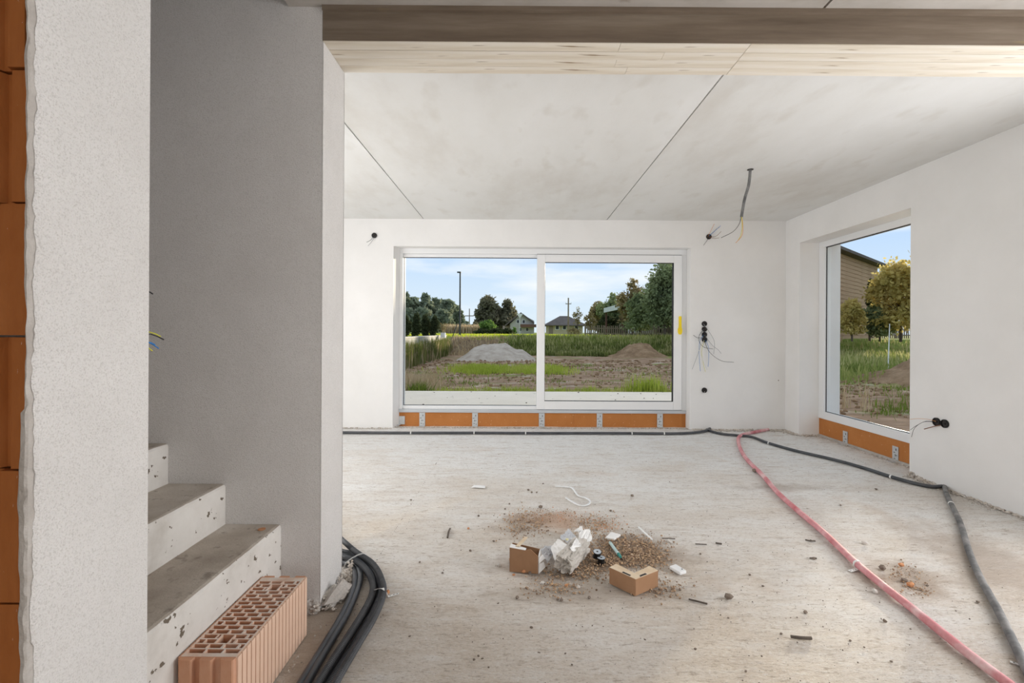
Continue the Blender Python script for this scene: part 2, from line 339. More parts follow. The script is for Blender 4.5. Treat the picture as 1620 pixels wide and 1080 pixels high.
wr.box((XR, wY1, 0), (XR + OUT, D, WT)); wr.box((XR, YR, 0), (XR + OUT, wY0, WT)); wr.box((XR, wY0, WTOP), (XR + OUT, wY1, WT)); wr.box((XR + .30, wY0, -.2), (XR + OUT, wY1, .16))
wall_right = structure(wr, 'wall_right', M['plaster'])
structure(MB().box((XL - .3, YR, 0), (XL, D, WT)), 'wall_left', M['plaster'])
structure(MB().box((XL - .3, YR - .3, 0), (XR + OUT, YR, WT)), 'wall_rear', M['plaster'])

# ceiling: precast slabs with open joints
ceil = empty('ceiling', (0, 3, H), kind='structure')
j0 = onZ(543, 190, H).x; j1 = onZ(960, 348, H).x; jh = onZ(1290, 27, H).x
j0 = (onZ(543, 190, H).x + onZ(668, 345, H).x) / 2
g = .006
for a, b in ((XL, j0 - g), (j0 + g, j1 - g), (j1 + g, XR + .01)):
    dz = R.uniform(0, .003)
    MB().box((a, YB - .02, H + dz), (b, D + .01, H + .16)).build('slab', M['concrete_ceiling'], ceil)
jl = onZ(460, 15, H).x
for a, b in ((jl, jh - g), (jh + g, XR + .01)):
    MB().box((a, YR, H - .0), (b, YA + .02, H + .16)).build('slab', M['concrete_hall'], ceil)
MB().box((XL, YR, H), (jl - .001, Y1, H + .16)).build('slab', M['concrete_hall'], ceil)
MB().box((XL - .2, YA - .1, H + .1605), (XR + .3, D + .3, H + .24)).build('topping', M['concrete_hall'], ceil)
MB().box((jl, YR - .2, H + .1605), (XR + .3, YA - .1, H + .24)).build('topping', M['concrete_hall'], ceil)

# down-stand beam, soffit printed by boards
beam = empty('trim_1', (0, (YA + YB) / 2, S), kind='structure')
js0, js1 = onZ(1185, 74, S).x, onZ(1150, 118, S).x
nb = 4; bw = (YB - YA) / nb
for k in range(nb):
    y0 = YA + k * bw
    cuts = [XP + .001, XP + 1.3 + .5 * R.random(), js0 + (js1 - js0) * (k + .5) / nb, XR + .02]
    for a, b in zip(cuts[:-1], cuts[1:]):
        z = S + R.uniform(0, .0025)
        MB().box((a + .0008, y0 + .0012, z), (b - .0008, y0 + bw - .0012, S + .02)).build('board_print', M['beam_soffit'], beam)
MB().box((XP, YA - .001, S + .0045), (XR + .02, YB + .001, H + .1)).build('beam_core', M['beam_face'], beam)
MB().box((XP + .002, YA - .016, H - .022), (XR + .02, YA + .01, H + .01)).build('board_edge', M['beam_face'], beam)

# stair wall (runs left from the room opening) and shaft above it
ws = MB().box((XL, YA, 0), (XP - .001, YB, H)); ws.box((XL, YA, H), (jl + .002, YB - .08, 5.3))
structure(ws, 'wall_stair', M['plaster_grain'])
pe = MB().box((XP, YA + .0, 0), (XP + .004, YB, S - .001)); pe.box((XP - .02, YB - .003, 0), (XP + .004, YB + .002, S - .002))
pe.build('trim_2', M['plaster_grain'], kind='structure')
structure(MB().box((XL - .3, Y1 + .1, H), (XL, YB, 5.3)).box((XL, Y1 + .03, H), (jl, Y2 - .08, 5.3)).box((jl - .01, Y1 + .1, H + .25), (jl + .2, YB, 5.3)).box((XL - .3, Y1, 5.3), (jl + .2, YB, 5.4)), 'wall_shaft', M['plaster_grain'])

# near wall: bare hollow bricks in front, plastered reveal
wn = empty('wall_near', (-2, Y2, 0), kind='structure')
MB().box((XL, Y1 + .035, 0), (X1 - .016, Y2, H)).build('masonry', M['mortar'], wn)
MB().box((XL, Y2, 0), (X1 - .002, Y2 + .012, H)).build('plaster', M['plaster_grain'], wn)
def tongue(x0, x1, yf, yb, grooves):
    poly = [(x0, yb), (x0, yf)]
    for gx, gw, gd in grooves: poly += [(x0 + gx, yf), (x0 + gx + gw * .25, yf + gd), (x0 + gx + gw * .75, yf + gd), (x0 + gx + gw, yf)]
    return poly + [(x1, yf), (x1, yb)]
edge = onY(43, 500, Y1).x
for row in range(11):
    z0 = row * .2475 - .0005
    for col in range(2):
        x1_ = edge + R.uniform(-.006, .004) - col * .385 ; x0_ = x1_ - .378
        if col == 0: gr = [(.10, .02, .010), (.20, .03, .012), (.305 + R.choice([0, .012, -.012]), .030, .016)]
        else: gr = [(.06, .03, .012), (.18, .03, .012), (.29, .03, .012)]
        yj = R.uniform(-.004, .004)
        mb = MB().prism([(x, y) for x, y in tongue(x0_, x1_, Y1 + yj, Y1 + .036, gr)], z0 + .002, z0 + .2455)
        mb.build('brick', M['clay_wall'], wn)
# mortar edge: ragged vertical strip standing proud of the bricks, then the plaster edge
def ragged(x_of, z0, z1, step):
    out = []; z = z0
    while z < z1: out.append((x_of(z), z)); z += step
    out.append((x_of(z1), z1)); return out
def strip(name, left, right, yf, yb, m, parent, step=.008):
    L_ = ragged(left, 0, H, step); R_ = ragged(right, 0, H, step); n = min(len(L_), len(R_)); vs = []; fs = []
    for i in range(n):
        a, z = L_[i]; b = R_[i][0]; q = .003 * noise.noise(Vector((0, 0, z * 30)))
        vs += [(a, yf + q + .004, z), (a + (b - a) * .3, yf + q, z), (a + (b - a) * .8, yf + q * 1.5, z), (b, yf + .003, z), (b, yb, z), (a, yb, z)]
    for i in range(n - 1):
        for k in range(6): fs.append((i * 6 + k, i * 6 + (k + 1) % 6, (i + 1) * 6 + (k + 1) % 6, (i + 1) * 6 + k))
    fs += [tuple(range(5, -1, -1)), tuple(range((n - 1) * 6, n * 6))]
    return MB().add(vs, fs).build(name, m, parent, smooth=False)
nf = lambda z, s, f, k=0: s * (noise.noise(Vector((k, 3.1, z * f))) + .5 * noise.noise(Vector((k, 7.7, z * f * 3.3))))
eL = onY(44, 500, Y1).x
strip('mortar', lambda z: eL - .003 + nf(z, .010, 6) + (-.006 if z < 1.1 else .003), lambda z: X1 - .0045 + nf(z, .002, 14, 4), Y1 - .008, Y1 + .04, M['mortar'], wn)
# plaster reveal: grid on the side face with a ragged near edge
vs = []; fs = []; zz = np.arange(0, H + .001, .01)
for z in zz:
    y0 = Y1 + .003 + nf(z, .008, 9, 2) + nf(z, .004, 60, 5)
    vs += [(X1 - .012, y0 + .002, z), (X1 - .003, y0, z), (X1, y0 + .006, z), (X1, Y2 + .008, z), (X1 - .004, Y2 + .012, z), (X1 - .016, Y2 + .012, z)]
for i in range(len(zz) - 1):
    for k in range(5): fs.append((i * 6 + k, i * 6 + k + 1, (i + 1) * 6 + k + 1, (i + 1) * 6 + k))
MB().add(vs, fs).build('plaster_reveal', M['plaster_grain'], wn)

# crumbs of plaster and mortar along the foot of the walls
def crumbs(name, segs, n, rmin, rmax, spread, m, label, cat='rubble'):
    mb = MB(); tot = sum((Vector(b) - Vector(a)).length for a, b in segs)
    for a, b in segs:
        a, b = Vector(a), Vector(b); k = int(n * (b - a).length / tot); d = (b - a).normalized(); nrm = Vector((d.y, -d.x, 0))
        for i in range(k):
            s = abs(R.gauss(0, 1)) * spread; r = R.uniform(rmin, rmax) * (1.3 if s < spread * .6 else .7)
            p = a.lerp(b, R.random()) + nrm * s; mb.rock((p.x, p.y, r * .25), r, .6)
    return mb.build(name, m, label=label, cat=cat, kind='stuff')
crumbs('mortar_crumbs', [((oR + .02, D, 0), (XR, D, 0)), ((XR, D, 0), (XR, wY1, 0)), ((XR, wY1, 0), (FX, wY1, 0))], 900, .004, .017, .05, M['residue'], 'loose mortar crumbs piled along the foot of the far right corner walls')
crumbs('plaster_crumbs', [((XL + 1, D, 0), (oL, D, 0)), ((oL, FY - .08, 0), (oR, FY - .08, 0))], 900, .004, .012, .03, M['residue'], 'fine plaster crumbs in a line below the sliding door')
crumbs('wall_crumbs', [((XR, wY0, 0), (XR, 2.2, 0))], 900, .003, .013, .035, M['residue'], 'plaster crumbs along the foot of the right wall')
crumbs('sill_crumbs', [((FX - .01, wY1, 0), (FX - .01, wY0, 0))], 260, .003, .009, .03, M['residue'], 'plaster crumbs below the corner window board')
mb = MB()
for i in range(150):
    t = R.random(); s = R.random() * .17 * (1 - t * .7); r = R.uniform(.004, .014); mb.rock((XR - s * .15 - .0, wY0 - t * .35, r * .4 + abs(R.gauss(0, .02)) * (1 - t)), r, .8)
mb.build('mortar_lumps', M['residue'], label='crumbly mortar heaped against the wall end right of the corner window', cat='rubble', kind='stuff')
mb = MB()
for i in range(260):
    y = R.uniform(YA, YB + .12); s = abs(R.gauss(0, .035)); r = R.uniform(.003, .011); mb.rock((XP + .01 + s, y, r * .4 + max(0, .05 - s) * R.random()), r, .8)
for i in range(90):
    r = R.uniform(.003, .012); mb.rock((XP - abs(R.gauss(0, .04)), YA - .004 - abs(R.gauss(0, .012)), r * .5 + R.random() * .03), r, .8)
mb.build('pillar_crumbs', M['residue'], label='mortar crumbs around the foot of the stair wall end', cat='rubble', kind='stuff')

# ============================================================ SLIDING DOOR
dr = empty('door_1', ((fL + fR) / 2, FY, 0), kind='structure')
def yz(px, py, Y): p = onY(px, py, Y); return p.x, p.z
def bar(name, x0, x1, z0, z1, y0, y1, m=None, parent=None, bev=True):
    o = MB().box((x0, y0, z0), (x1, y1, z1)).build(name, m or M['white_frame'], parent or dr)
    if bev:
        b = o.modifiers.new('bevel', 'BEVEL'); b.width = .004; b.segments = 2; b.limit_method = 'ANGLE'
    return o
zt0 = onY(850, 391.5, FY).z; zt1 = onY(850, 402, FY).z; zb0 = onY(850, 653, FY).z; zb1 = onY(850, 648, FY).z
bar('frame_head', fL, fR, zt1, TOPZ, FY, FY + .14)
xl_in = onY(638, 500, FY + .03).x
bar('frame_jamb', fL, onY(637, 500, FY).x, zb1, zt1, FY, FY + .14)
xs_r = onY(1079, 500, FY).x
bar('frame_jamb', xs_r, fR, zb1, zt1, FY, FY + .14)
bar('threshold', fL, fR, zb0, zb1, FY - .012, FY + .2, M['alu'])
# fixed pane, left, set deeper
GY = FY + .06
gL, gR = onY(639, 500, GY).x, onY(849.5, 500, GY).x; gT, gB = onY(745, 407.5, GY).z, onY(745, 641, GY).z
bar('fixed_head', onY(637, 500, FY).x, gR + .05, gT, zt1, FY + .03, FY + .09)
bar('fixed_sill', onY(637, 500, FY).x, gR + .05, zb1, gB, FY + .02, FY + .09)
bar('fixed_stile', onY(637, 500, FY).x, gL, gB, gT, FY + .03, FY + .09)
gk = MB(); q = .007
gk.box((gL, GY - .004, gT - q), (gR, GY + .01, gT)).box((gL, GY - .004, gB), (gR, GY + .01, gB + q * .8)).box((gL, GY - .004, gB), (gL + q * .8, GY + .01, gT)).box((gR - q * .4, GY - .004, gB), (gR, GY + .01, gT))
gk.build('gasket', M['gasket'], dr)
MB().box((gL, GY + .012, gB), (gR + .03, GY + .020, gT)).build('glass', M['glass'], dr)
# sliding sash, right, in front
sash = empty('sash', (0, 0, 0)); sash.parent = dr; sash.location = Vector(((gR + xs_r) / 2, FY, zb1)) - Vector(dr.location)
SY = FY - .02
sL, sR = onY(849.5, 500, SY).x, onY(1079, 500, SY).x; sT, sB = onY(965, 403, SY).z, onY(965, 648, SY).z
hL, hR = onY(862, 500, SY).x, onY(1066, 500, SY).x; hT, hB = onY(965, 415, SY).z, onY(965, 635, SY).z
bar('stile', sL, hL, sB, sT, SY, SY + .07, parent=sash); bar('stile', hR, sR, sB, sT, SY, SY + .07, parent=sash)
bar('top_rail', hL, hR, hT, sT, SY, SY + .07, parent=sash); bar('bottom_rail', hL, hR, sB, hB, SY, SY + .07, parent=sash)
gk = MB(); q = .008
gk.box((hL, SY + .012, hT - q), (hR, SY + .03, hT)).box((hL, SY + .012, hB), (hR, SY + .03, hB + q)).box((hL, SY + .012, hB), (hL + q * .4, SY + .03, hT)).box((hR - q * 2, SY + .012, hB), (hR, SY + .03, hT))
gk.build('gasket', M['gasket'], sash)
MB().box((hL, SY + .032, hB), (hR, SY + .040, hT)).build('glass', M['glass'], sash)
MB().box((sL, SY - .001 + .02, sT), (sR, SY + .03, sT + .008)).build('track_gap', M['gasket'], dr)
# yellow protective handle
a = onY(1077.5, 500, SY - .03); b_ = onY(1076.5, 529, SY - .03)
hm = MB(); cx = (a.x + b_.x) / 2
prof = [(0, .030), (.04, .034), (.10, .040), (.13, .052), (.19, .050), (.235, .030)]
hh = a.z - b_.z
vs = []; 
for tt, wd in [(0, .026), (.03, .034), (.5, .036), (.62, .040), (.70, .058), (.86, .058), (.95, .044), (1, .026)]:
    z = a.z - tt * hh
    vs += [(cx - wd / 2, SY, z), (cx + wd / 2, SY, z), (cx + wd / 2 * .8, SY - .022, z), (cx - wd / 2 * .8, SY - .022, z)]
fs = [(i * 4 + k, i * 4 + (k + 1) % 4, (i + 1) * 4 + (k + 1) % 4, (i + 1) * 4 + k) for i in range(7) for k in range(4)] + [(0, 1, 2, 3), (31, 30, 29, 28)]
hm.add(vs, fs).build('handle', M['yellow'], dr, label='yellow plastic handle')
# board under the threshold, in two lengths, with metal angle brackets
xj = onY(908, 660, FY).x
MB().box((fL, FY + .01, -.02), (xj - .001, FY + .10, zb0)).build('insulation_board', M['orange_board'], dr, label='orange board')
MB().box((xj + .001, FY + .012, -.02), (fR, FY + .10, zb0)).build('insulation_board', M['orange_board'], dr, label='orange board')
def bracket(px, parent, Y=None, X=None, wd=.075, top=None, bot=-.0):
    mb = MB(); sl = MB()
    if Y is not None:
        x = onY(px, 663, Y).x; t0 = (top or zb0 - .004)
        mb.box((x - wd / 2, Y - .004, bot), (x + wd / 2, Y, t0)).box((x - wd / 2, Y - .07, bot), (x + wd / 2, Y - .004, bot + .006))
        for u, v, sw, sh in [(.62, .80, .008, .018), (.25, .60, .022, .006), (.40, .42, .006, .022), (.62, .42, .018, .006), (.35, .2, .018, .006), (.7, .15, .006, .016)]:
            xx = x - wd / 2 + u * wd; z = v * t0 + bot; sl.box((xx - sw / 2, Y - .0048, z - sh / 2), (xx + sw / 2, Y - .0038, z + sh / 2))
    else:
        y = onX(px, 700, X).y; t0 = (top or .15)
        mb.box((X - .004, y - wd / 2, bot), (X, y + wd / 2, t0)).box((X - .07, y - wd / 2, bot), (X - .004, y + wd / 2, bot + .006))
        for u, v, sw, sh in [(.38, .80, .010, .022), (.65, .60, .022, .006), (.5, .42, .006, .024), (.3, .42, .018, .006), (.6, .2, .018, .006)]:
            yy = y - wd / 2 + u * wd; z = v * t0 + bot; sl.box((X - .0048, yy - sw / 2, z - sh / 2), (X - .0038, yy + sw / 2, z + sh / 2))
    o = mb.build('bracket', M['zinc'], parent); sl.build('slot', M['slot_dark'], o)
for px in (668, 751.5, 857, 948.5, 1044): bracket(px, dr, Y=FY + .006)
b0 = MB(); x = onY(632, 665, FY).x; b0.box((x - .02, FY + .0, .02), (x + .07, FY + .005, .13)).box((x - .02, FY - .05, .02), (x + .02, FY, .026))
b0.build('corner_bracket', M['zinc'], dr)

# ============================================================ CORNER WINDOW (right wall)
wn1 = empty('window_1', (FX, (wY0 + wY1) / 2, 0), kind='structure')
rt = onX(1303, 651, FX).z; rb = onX(1297, 661, FX).z; ft = onX(1303, 391, FX).z
def xbar(name, y0, y1, z0, z1, x0, x1, m=None):
    o = MB().box((x0, y0, z0), (x1, y1, z1)).build(name, m or M['white_frame'], wn1)
    b = o.modifiers.new('bevel', 'BEVEL'); b.width = .004; b.segments = 2; b.limit_method = 'ANGLE'; return o
yj = onX(1304, 500, FX).y; yj2 = onX(1308.5, 500, FX + .03).y
xbar('bottom_rail', wY0, wY1, rb, rt, FX, FX + .08); xbar('top_rail', wY0, wY1, ft, WTOP, FX, FX + .08)
xbar('stile', yj, wY1, rt, ft, FX, FX + .08); xbar('stile', wY0, wY0 + .07, rt, ft, FX, FX + .08)
gk = MB(); gk.box((FX + .022, yj2, rt), (FX + .03, yj, ft)).box((FX + .02, wY0, ft - .008), (FX + .03, yj, ft)).box((FX + .02, wY0, rt), (FX + .03, yj, rt + .006))
gk.build('gasket', M['gasket'], wn1)
MB().box((FX + .035, wY0 + .07, rt), (FX + .043, yj, ft)).build('glass', M['glass'], wn1)
MB().box((FX + .012, wY0, -.02), (FX + .06, wY1, rb)).build('insulation_board', M['orange_board'], wn1, label='orange board')
MB().box((FX + .0, wY0, -.02), (FX + .012, wY1, .022)).build('foot_strip', M['mortar'], wn1)
for px in (1337.5, 1417): bracket(px, wn1, X=FX + .008, top=.15)

# ============================================================ STAIRS
st = empty('concrete_staircase', (-1.6, (Y2 + YA) / 2, 0), 'raw concrete staircase with stained treads rising left between the two walls', 'stairs')
sx = [-1.048 + .0, -1.297, -1.55, -1.80, -2.05, -2.30]
# step edges measured on the stair wall
sx[0] = onY(445, 829, YA).x; sx[1] = onY(357, 765, YA).x; sx[2] = onY(267, 701, YA).x
dx = (sx[0] - sx[2]) / 2
for k in (3, 4, 5): sx[k] = sx[2] - dx * (k - 2)
sz = [onY(445, 829, YA).z, onY(357, 765, YA).z, onY(267, 701, YA).z]; dz = (sz[2] - sz[0]) / 2
for k in (3, 4, 5): sz.append(sz[2] + dz * (k - 2))
def worn_block(x0, x1, y0, y1, z0, z1, mats):
    # front edge (x1) slightly rounded and uneven
    ny = 36; vs = []; fs = []; mi = []
    for j in range(ny + 1):
        y = y0 + (y1 - y0) * j / ny; e = .004 * noise.noise(Vector((x1 * 7, y * 14, 1))) ; e2 = .003 * noise.noise(Vector((x1 * 3, y * 30, 8)))
        vs += [(x0, y, z0), (x1 + e * .4, y, z0), (x1 + e * .5, y, (z0 + z1) / 2), (x1 + e2 * .6, y, z1 - .012), (x1 - .006 + e2, y, z1 - .003 + e * .3), (x1 - .016, y, z1 + e2 * .3), ((x0 + x1) / 2, y, z1 + e * .5), (x0, y, z1)]
    n = 8
    mb = MB()
    mb.add(vs, [])
    for j in range(ny):
        for k in range(n):
            mb.f.append((j * n + k, j * n + (k + 1) % n, (j + 1) * n + (k + 1) % n, (j + 1) * n + k)); mb.m.append(1 if k in (4, 5, 6) else 0)
    mb.f += [tuple(range(n - 1, -1, -1)), tuple(range(ny * n, ny * n + n))]; mb.m += [0, 0]
    return mb
for k in range(6):
    x0 = sx[k + 1] - .05 if k < 5 else sx[k] - .3
    z0 = 0 if k == 0 else sz[k - 1] - .003
    worn_block(x0, sx[k], Y2 + .013, YA - .001, z0, sz[k], None).build('step', [M['stair_riser'], M['stair_tread']], st)
p = onZ(414, 837, sz[0] + .002)
MB().cyl(p, (0, 0, 1), .016, .002, 14).build('rust_disc', M['stone_orange'], label='small rusty metal disc lying on the lowest stair tread', cat='disc')
p = onZ(414, 837, sz[0])
# bare wire ends behind the near wall
def wires(name, specs, parent, r=.0016):
    for m, pts in specs: MB().tube(spline(pts, .02), r, 6).build('wire', M[m], parent)
sb = empty('socket_box', (-1.0, Y2 + .02, 1.26), 'wires poking out past the near white wall edge above the stairs', 'wires')
for m, px0, py0, px1, py1, yy in [('wire_black', 226, 462, 242, 465, 1.30), ('wire_yellow', 226, 530, 254, 532, 1.34), ('wire_black', 226, 532, 259, 537, 1.36), ('wire_blue', 226, 544, 251, 551, 1.34), ('wire_blue', 228, 549, 245, 545, 1.32), ('wire_yellow', 226, 553, 241, 555, 1.30)]:
    a = onY(px0 - 14, py0, Y2 + .025); b = onY(px1, py1, yy); mid = a.lerp(b, .5) + Vector((-.02, .03, .01))
    MB().tube(spline([a, mid, b], .03), .0016, 6).build('wire', M[m], sb)
for py in (462, 540):
    a = onY(212, py, Y2); MB().ringcyl((a.x - .02, Y2 + .012, a.z), (0, 1, 0), .034, .029, .012).build('ring', M['box_black'], sb)

# ============================================================ HOLLOW BRICK
p0 = onZ(374, 1040, .238); p1 = onZ(487.6, 911.5, .238); q0 = onZ(284.8, 1037, .238)
bx1 = (p0.x + p1.x) / 2; by0 = p0.y; by1 = p1.y; bx0 = max(sx[0] + .006, bx1 - .185)
brick = empty('hollow_brick', ((bx0 + bx1) / 2, (by0 + by1) / 2, 0), 'hollow orange clay brick with ribbed sides leaning at the foot of the concrete stairs', 'brick')
BH = .238; Wd = bx1 - bx0; Ln = by1 - by0
def cells(xs, ys, solid, z0, z1):
    mb = MB(); vid = {}
    def v(i, j, k):
        key = (i, j, k)
        if key not in vid: vid[key] = len(mb.v); mb.v.append((xs[i], ys[j], z1 if k else z0))
        return vid[key]
    nx_, ny_ = len(xs) - 1, len(ys) - 1; sd = lambda i, j: 0 <= i < nx_ and 0 <= j < ny_ and solid(i, j)
    for i in range(nx_):
        for j in range(ny_):
            if not sd(i, j): continue
            mb.f.append((v(i, j, 1), v(i + 1, j, 1), v(i + 1, j + 1, 1), v(i, j + 1, 1))); mb.m.append(1)
            mb.f.append((v(i, j, 0), v(i, j + 1, 0), v(i + 1, j + 1, 0), v(i + 1, j, 0))); mb.m.append(1)
            if not sd(i, j - 1): mb.f.append((v(i, j, 0), v(i + 1, j, 0), v(i + 1, j, 1), v(i, j, 1))); mb.m.append(0)
            if not sd(i + 1, j): mb.f.append((v(i + 1, j, 0), v(i + 1, j + 1, 0), v(i + 1, j + 1, 1), v(i + 1, j, 1))); mb.m.append(2)
            if not sd(i, j + 1): mb.f.append((v(i + 1, j + 1, 0), v(i, j + 1, 0), v(i, j + 1, 1), v(i + 1, j + 1, 1))); mb.m.append(0)
            if not sd(i - 1, j): mb.f.append((v(i, j + 1, 0), v(i, j, 0), v(i, j, 1), v(i, j + 1, 1))); mb.m.append(0)
    return mb
# core: rows of staggered holes along y; x resolution 2.5 mm
rx = .0025; nxc = int(round((Wd - .0125) / rx)); core_x0 = bx0 + .005
rows = 19; ry = (Ln - .03) / rows; yb0 = by0 + .015
web = .006
ysl = [by0 + .004, yb0]
for k in range(rows): ysl += [yb0 + k * ry + web, yb0 + (k + 1) * ry]
ysl[-1] = by1 - .010; 
ysl = sorted(set([round(y, 5) for y in ysl])); xsl = [core_x0 + i * rx for i in range(nxc + 1)]
Wc = nxc * rx
def solid(i, j):
    y = (ysl[j] + ysl[j + 1]) / 2; x = (xsl[i] + xsl[i + 1]) / 2 - core_x0
    if y < yb0 or j >= len(ysl) - 2: return True
    k = int((y - yb0) // ry)
    if (y - yb0) - k * ry < web * .98: 
        if k in (3, 16) and abs(x - Wc / 2) < .018: return False
        return True
    if x < .006 or x > Wc - .006: return True
    if k in (2, 3, 15, 16) and abs(x - Wc / 2) < .024: return abs(x - Wc / 2) > .018
    pitch = Wc / 3.5; off = 0 if k % 2 else pitch / 2
    if k in (0, rows - 1): pitch = Wc / 3; off = 0
    u = (x + off) % pitch
    return u < .006
mb = cells(xsl, ysl, solid, 0, BH); mb.build('body', [M['clay'], M['clay_top'], M['clay_side']], brick)
# ribs on both long sides and the tongues at both ends
nr = 19; rw = Ln / nr
for k in range(nr):
    y = by0 + k * rw
    m_ = MB().box((bx1 - .0075, y + .0026, .0005), (bx1, y + rw - .0026, BH - .0008)); m_.build('rib', M['clay_side'], brick)
    MB().box((bx0, y + .0016, .0005), (bx0 + .0055, y + rw - .0016, BH - .0008)).build('rib', M['clay'], brick)
for ye, sgn in ((by0 + .004, -1), (by1 - .010, 1)):
    for xa, xb in ((.0, .26), (.37, .62), (.74, 1.0)):
        xa = bx0 + .006 + xa * (Wd - .012); xb = bx0 + .006 + xb * (Wd - .012); n = 6; th = .016
        poly = [(xa, ye), (xa + .003, ye + sgn * th), (xb - .003, ye + sgn * th), (xb, ye)]
        if sgn < 0: poly = [(xa, ye), (xa + .002, ye - th * .8), (xa + .006, ye - th), (xb - .006, ye - th), (xb - .002, ye - th * .8), (xb, ye)]
        else: poly = poly[::-1]
        MB().prism(poly, 0, BH - .001).build('tongue', M['clay'], brick)

# ============================================================ CONDUITS
def floor_path(pxs, z): return [onZ(x, y, z) for x, y in pxs]
bund = [
 ([(541, 853.5), (558, 868.5), (571, 878), (586, 888), (597, 901), (604.5, 918), (607, 933), (603.7, 950), (590, 980), (570, 1013), (541, 1062), (520, 1100), (505, 1130)], .052, 'topmost black corrugated conduit of the bundle, crossing down from behind the stair wall'),
 ([(490, 866), (541, 872), (560, 877.5), (578, 887), (591, 901), (599, 918), (601, 937), (595, 955), (580, 985), (553, 1030), (527, 1070), (500, 1115)], .014, 'outer black corrugated conduit lying on the floor in the bundle by the stair wall'),
 ([(490, 870), (541, 877), (560, 884), (577, 897), (588, 913), (591, 937), (584, 957), (567, 985), (542, 1025), (512, 1073), (490, 1110)], .014, 'middle black conduit lying on the floor in the bundle by the stair wall'),
 ([(490, 875), (541, 883), (554, 886), (564, 894), (569.5, 907), (569, 922), (561, 945), (547, 975), (527, 1010), (500, 1055), (475, 1100)], .014, 'inner smooth black conduit curving close round the stair wall end'),
 ([(490, 880), (541, 889), (550, 892), (559, 901), (562, 913), (559, 930), (552, 950), (536, 982), (513, 1020), (487, 1062), (465, 1098)], .014, 'innermost black conduit, nearest the hollow brick'),
 ([(490, 868), (541, 880), (562, 887), (580, 902), (589, 922), (588, 940), (578, 962), (556, 998), (525, 1045), (500, 1085), (480, 1120)], .040, 'upper black conduit resting on the others in the floor bundle')]
for i, (pp, z, lab) in enumerate(bund):
    ribbed = i in (0, 1, 2, 5)
    fp = floor_path(pp, z)
    fp = ([Vector((-1.9, 3.75, .0145)), Vector((-1.4, 3.3, .0145))] if i == 0 else [Vector((-2.9, 2.70 + .045 * i, .0145)), Vector((-2.0, 2.72 + .035 * i, .0145))]) + fp
    pts = spline(fp, .0035 if ribbed else .02)
    MB().tube(pts, .0143, 10, rib=.0018 if ribbed else 0).build('conduit', M['black_conduit'], smooth=not ribbed, label=lab, cat='conduit', group='black conduits bundled on the floor')
def strap(pp, name, lab, zs, wd=.013):
    pts = spline([onZ(x, y, z) for (x, y), z in zip(pp, zs)], .008)
    o = MB().ribbon(pts, wd, .0018).build(name, M['tie'], label=lab, cat='strap')
    hm_ = MB()
    for k in range(1, len(pts) - 1, 2): hm_.cyl(pts[k] + Vector((0, 0, .0003)), (0, 0, 1), .0028, .0012, 6)
    hm_.build('hole', M['slot_dark'], o)
strap([(545, 897), (549, 889), (560, 881), (571, 876), (578, 878)], 'perforated_strap', 'white perforated strap over the conduits beside the stair wall end', [.002, .035, .058, .070, .045])
strap([(585, 941), (588, 936), (598, 931), (606, 931), (611, 936), (614, 943)], 'perforated_strap', 'white perforated strap over the conduits at their widest bend', [.002, .034, .060, .072, .04, .004])
strap([(614, 943), (623, 940.5), (631, 938.5)], 'perforated_strap', 'loose white strap end lying flat right of the conduit bundle', [.004, .003, .008])
p = onZ(613, 936, .012); mb = MB(); mb.rock(p, .014, .8); mb.build('fixing_plug', M['stone_orange'], label='reddish fixing plug beside the strap on the conduits', cat='plug')

def cable(name, pp, r, m, lab, cat, ties=(), tm='tie', step=.03, group=None, rib=0, rz=None):
    pts = spline(floor_path(pp, r * .96), step)
    o = MB().tube(pts, r, 10, rib=rib).build(name, M[m], smooth=True, label=lab, cat=cat, group=group)
    for px, py in ties:
        q = onZ(px, py, r); i = min(range(1, len(pts) - 1), key=lambda i: (pts[i] - q).length); t = (pts[i + 1] - pts[i - 1]).normalized()
        MB().ringcyl(pts[i] - t * .006, t, r + .003, r - .001, .012, 14).build('clip', M[tm], o)
    return o
cable('conduit', [(370, 684), (480, 684), (543, 684), (650, 684.5), (750, 684.5), (855, 685), (960, 685), (1040, 685.5), (1085, 685), (1113, 682), (1124, 677)], .0165, 'black_conduit', 'long black conduit running straight along the foot of the sliding door', 'conduit', [(651, 684), (752, 684), (830, 685), (1000, 685), (1052, 685)])
cable('conduit', [(1118, 679), (1132, 684), (1150, 687), (1168, 688.5), (1190, 691), (1214, 700), (1260, 713), (1320, 727), (1370, 741), (1410, 754), (1450, 765), (1475, 769.5), (1491, 769)], .015, 'black_conduit', 'black conduit crossing the floor diagonally in front of the corner window', 'conduit', [(1215, 700.5), (1411, 754)])
cable('conduit', [(1494, 768), (1497, 780), (1505, 797), (1514, 815), (1521, 832), (1534, 874), (1551, 914), (1578, 963), (1600, 1008), (1620, 1050), (1650, 1115)], .0165, 'conduit_dusty', 'dusty black conduit curving forward along the right wall to the picture edge', 'conduit', [(1505, 797)])
cable('flexible_pipe', [(1215, 679), (1195, 683), (1180, 686), (1170, 690), (1168, 697), (1172, 711), (1183, 728), (1205, 750), (1232, 780.5), (1267, 811.5), (1302, 841), (1353, 889), (1396, 925), (1438, 958), (1489, 999), (1539, 1039), (1598, 1083), (1650, 1122)], .0185, 'red_pipe', 'dusty red corrugated pipe snaking from the far corner to the near right', 'pipe', [(1357, 892)], step=.006, rib=.0011)
strap([(1598, 1046), (1610, 1050), (1622, 1054)], 'perforated_strap', 'white perforated strap end at the right picture edge under the dusty conduit', [.004, .004, .004])
strap([(1344, 903), (1352, 901), (1359, 899)], 'perforated_strap', 'white strap tail lying at the left side of the red pipe clip', [.003, .004, .006], .02)

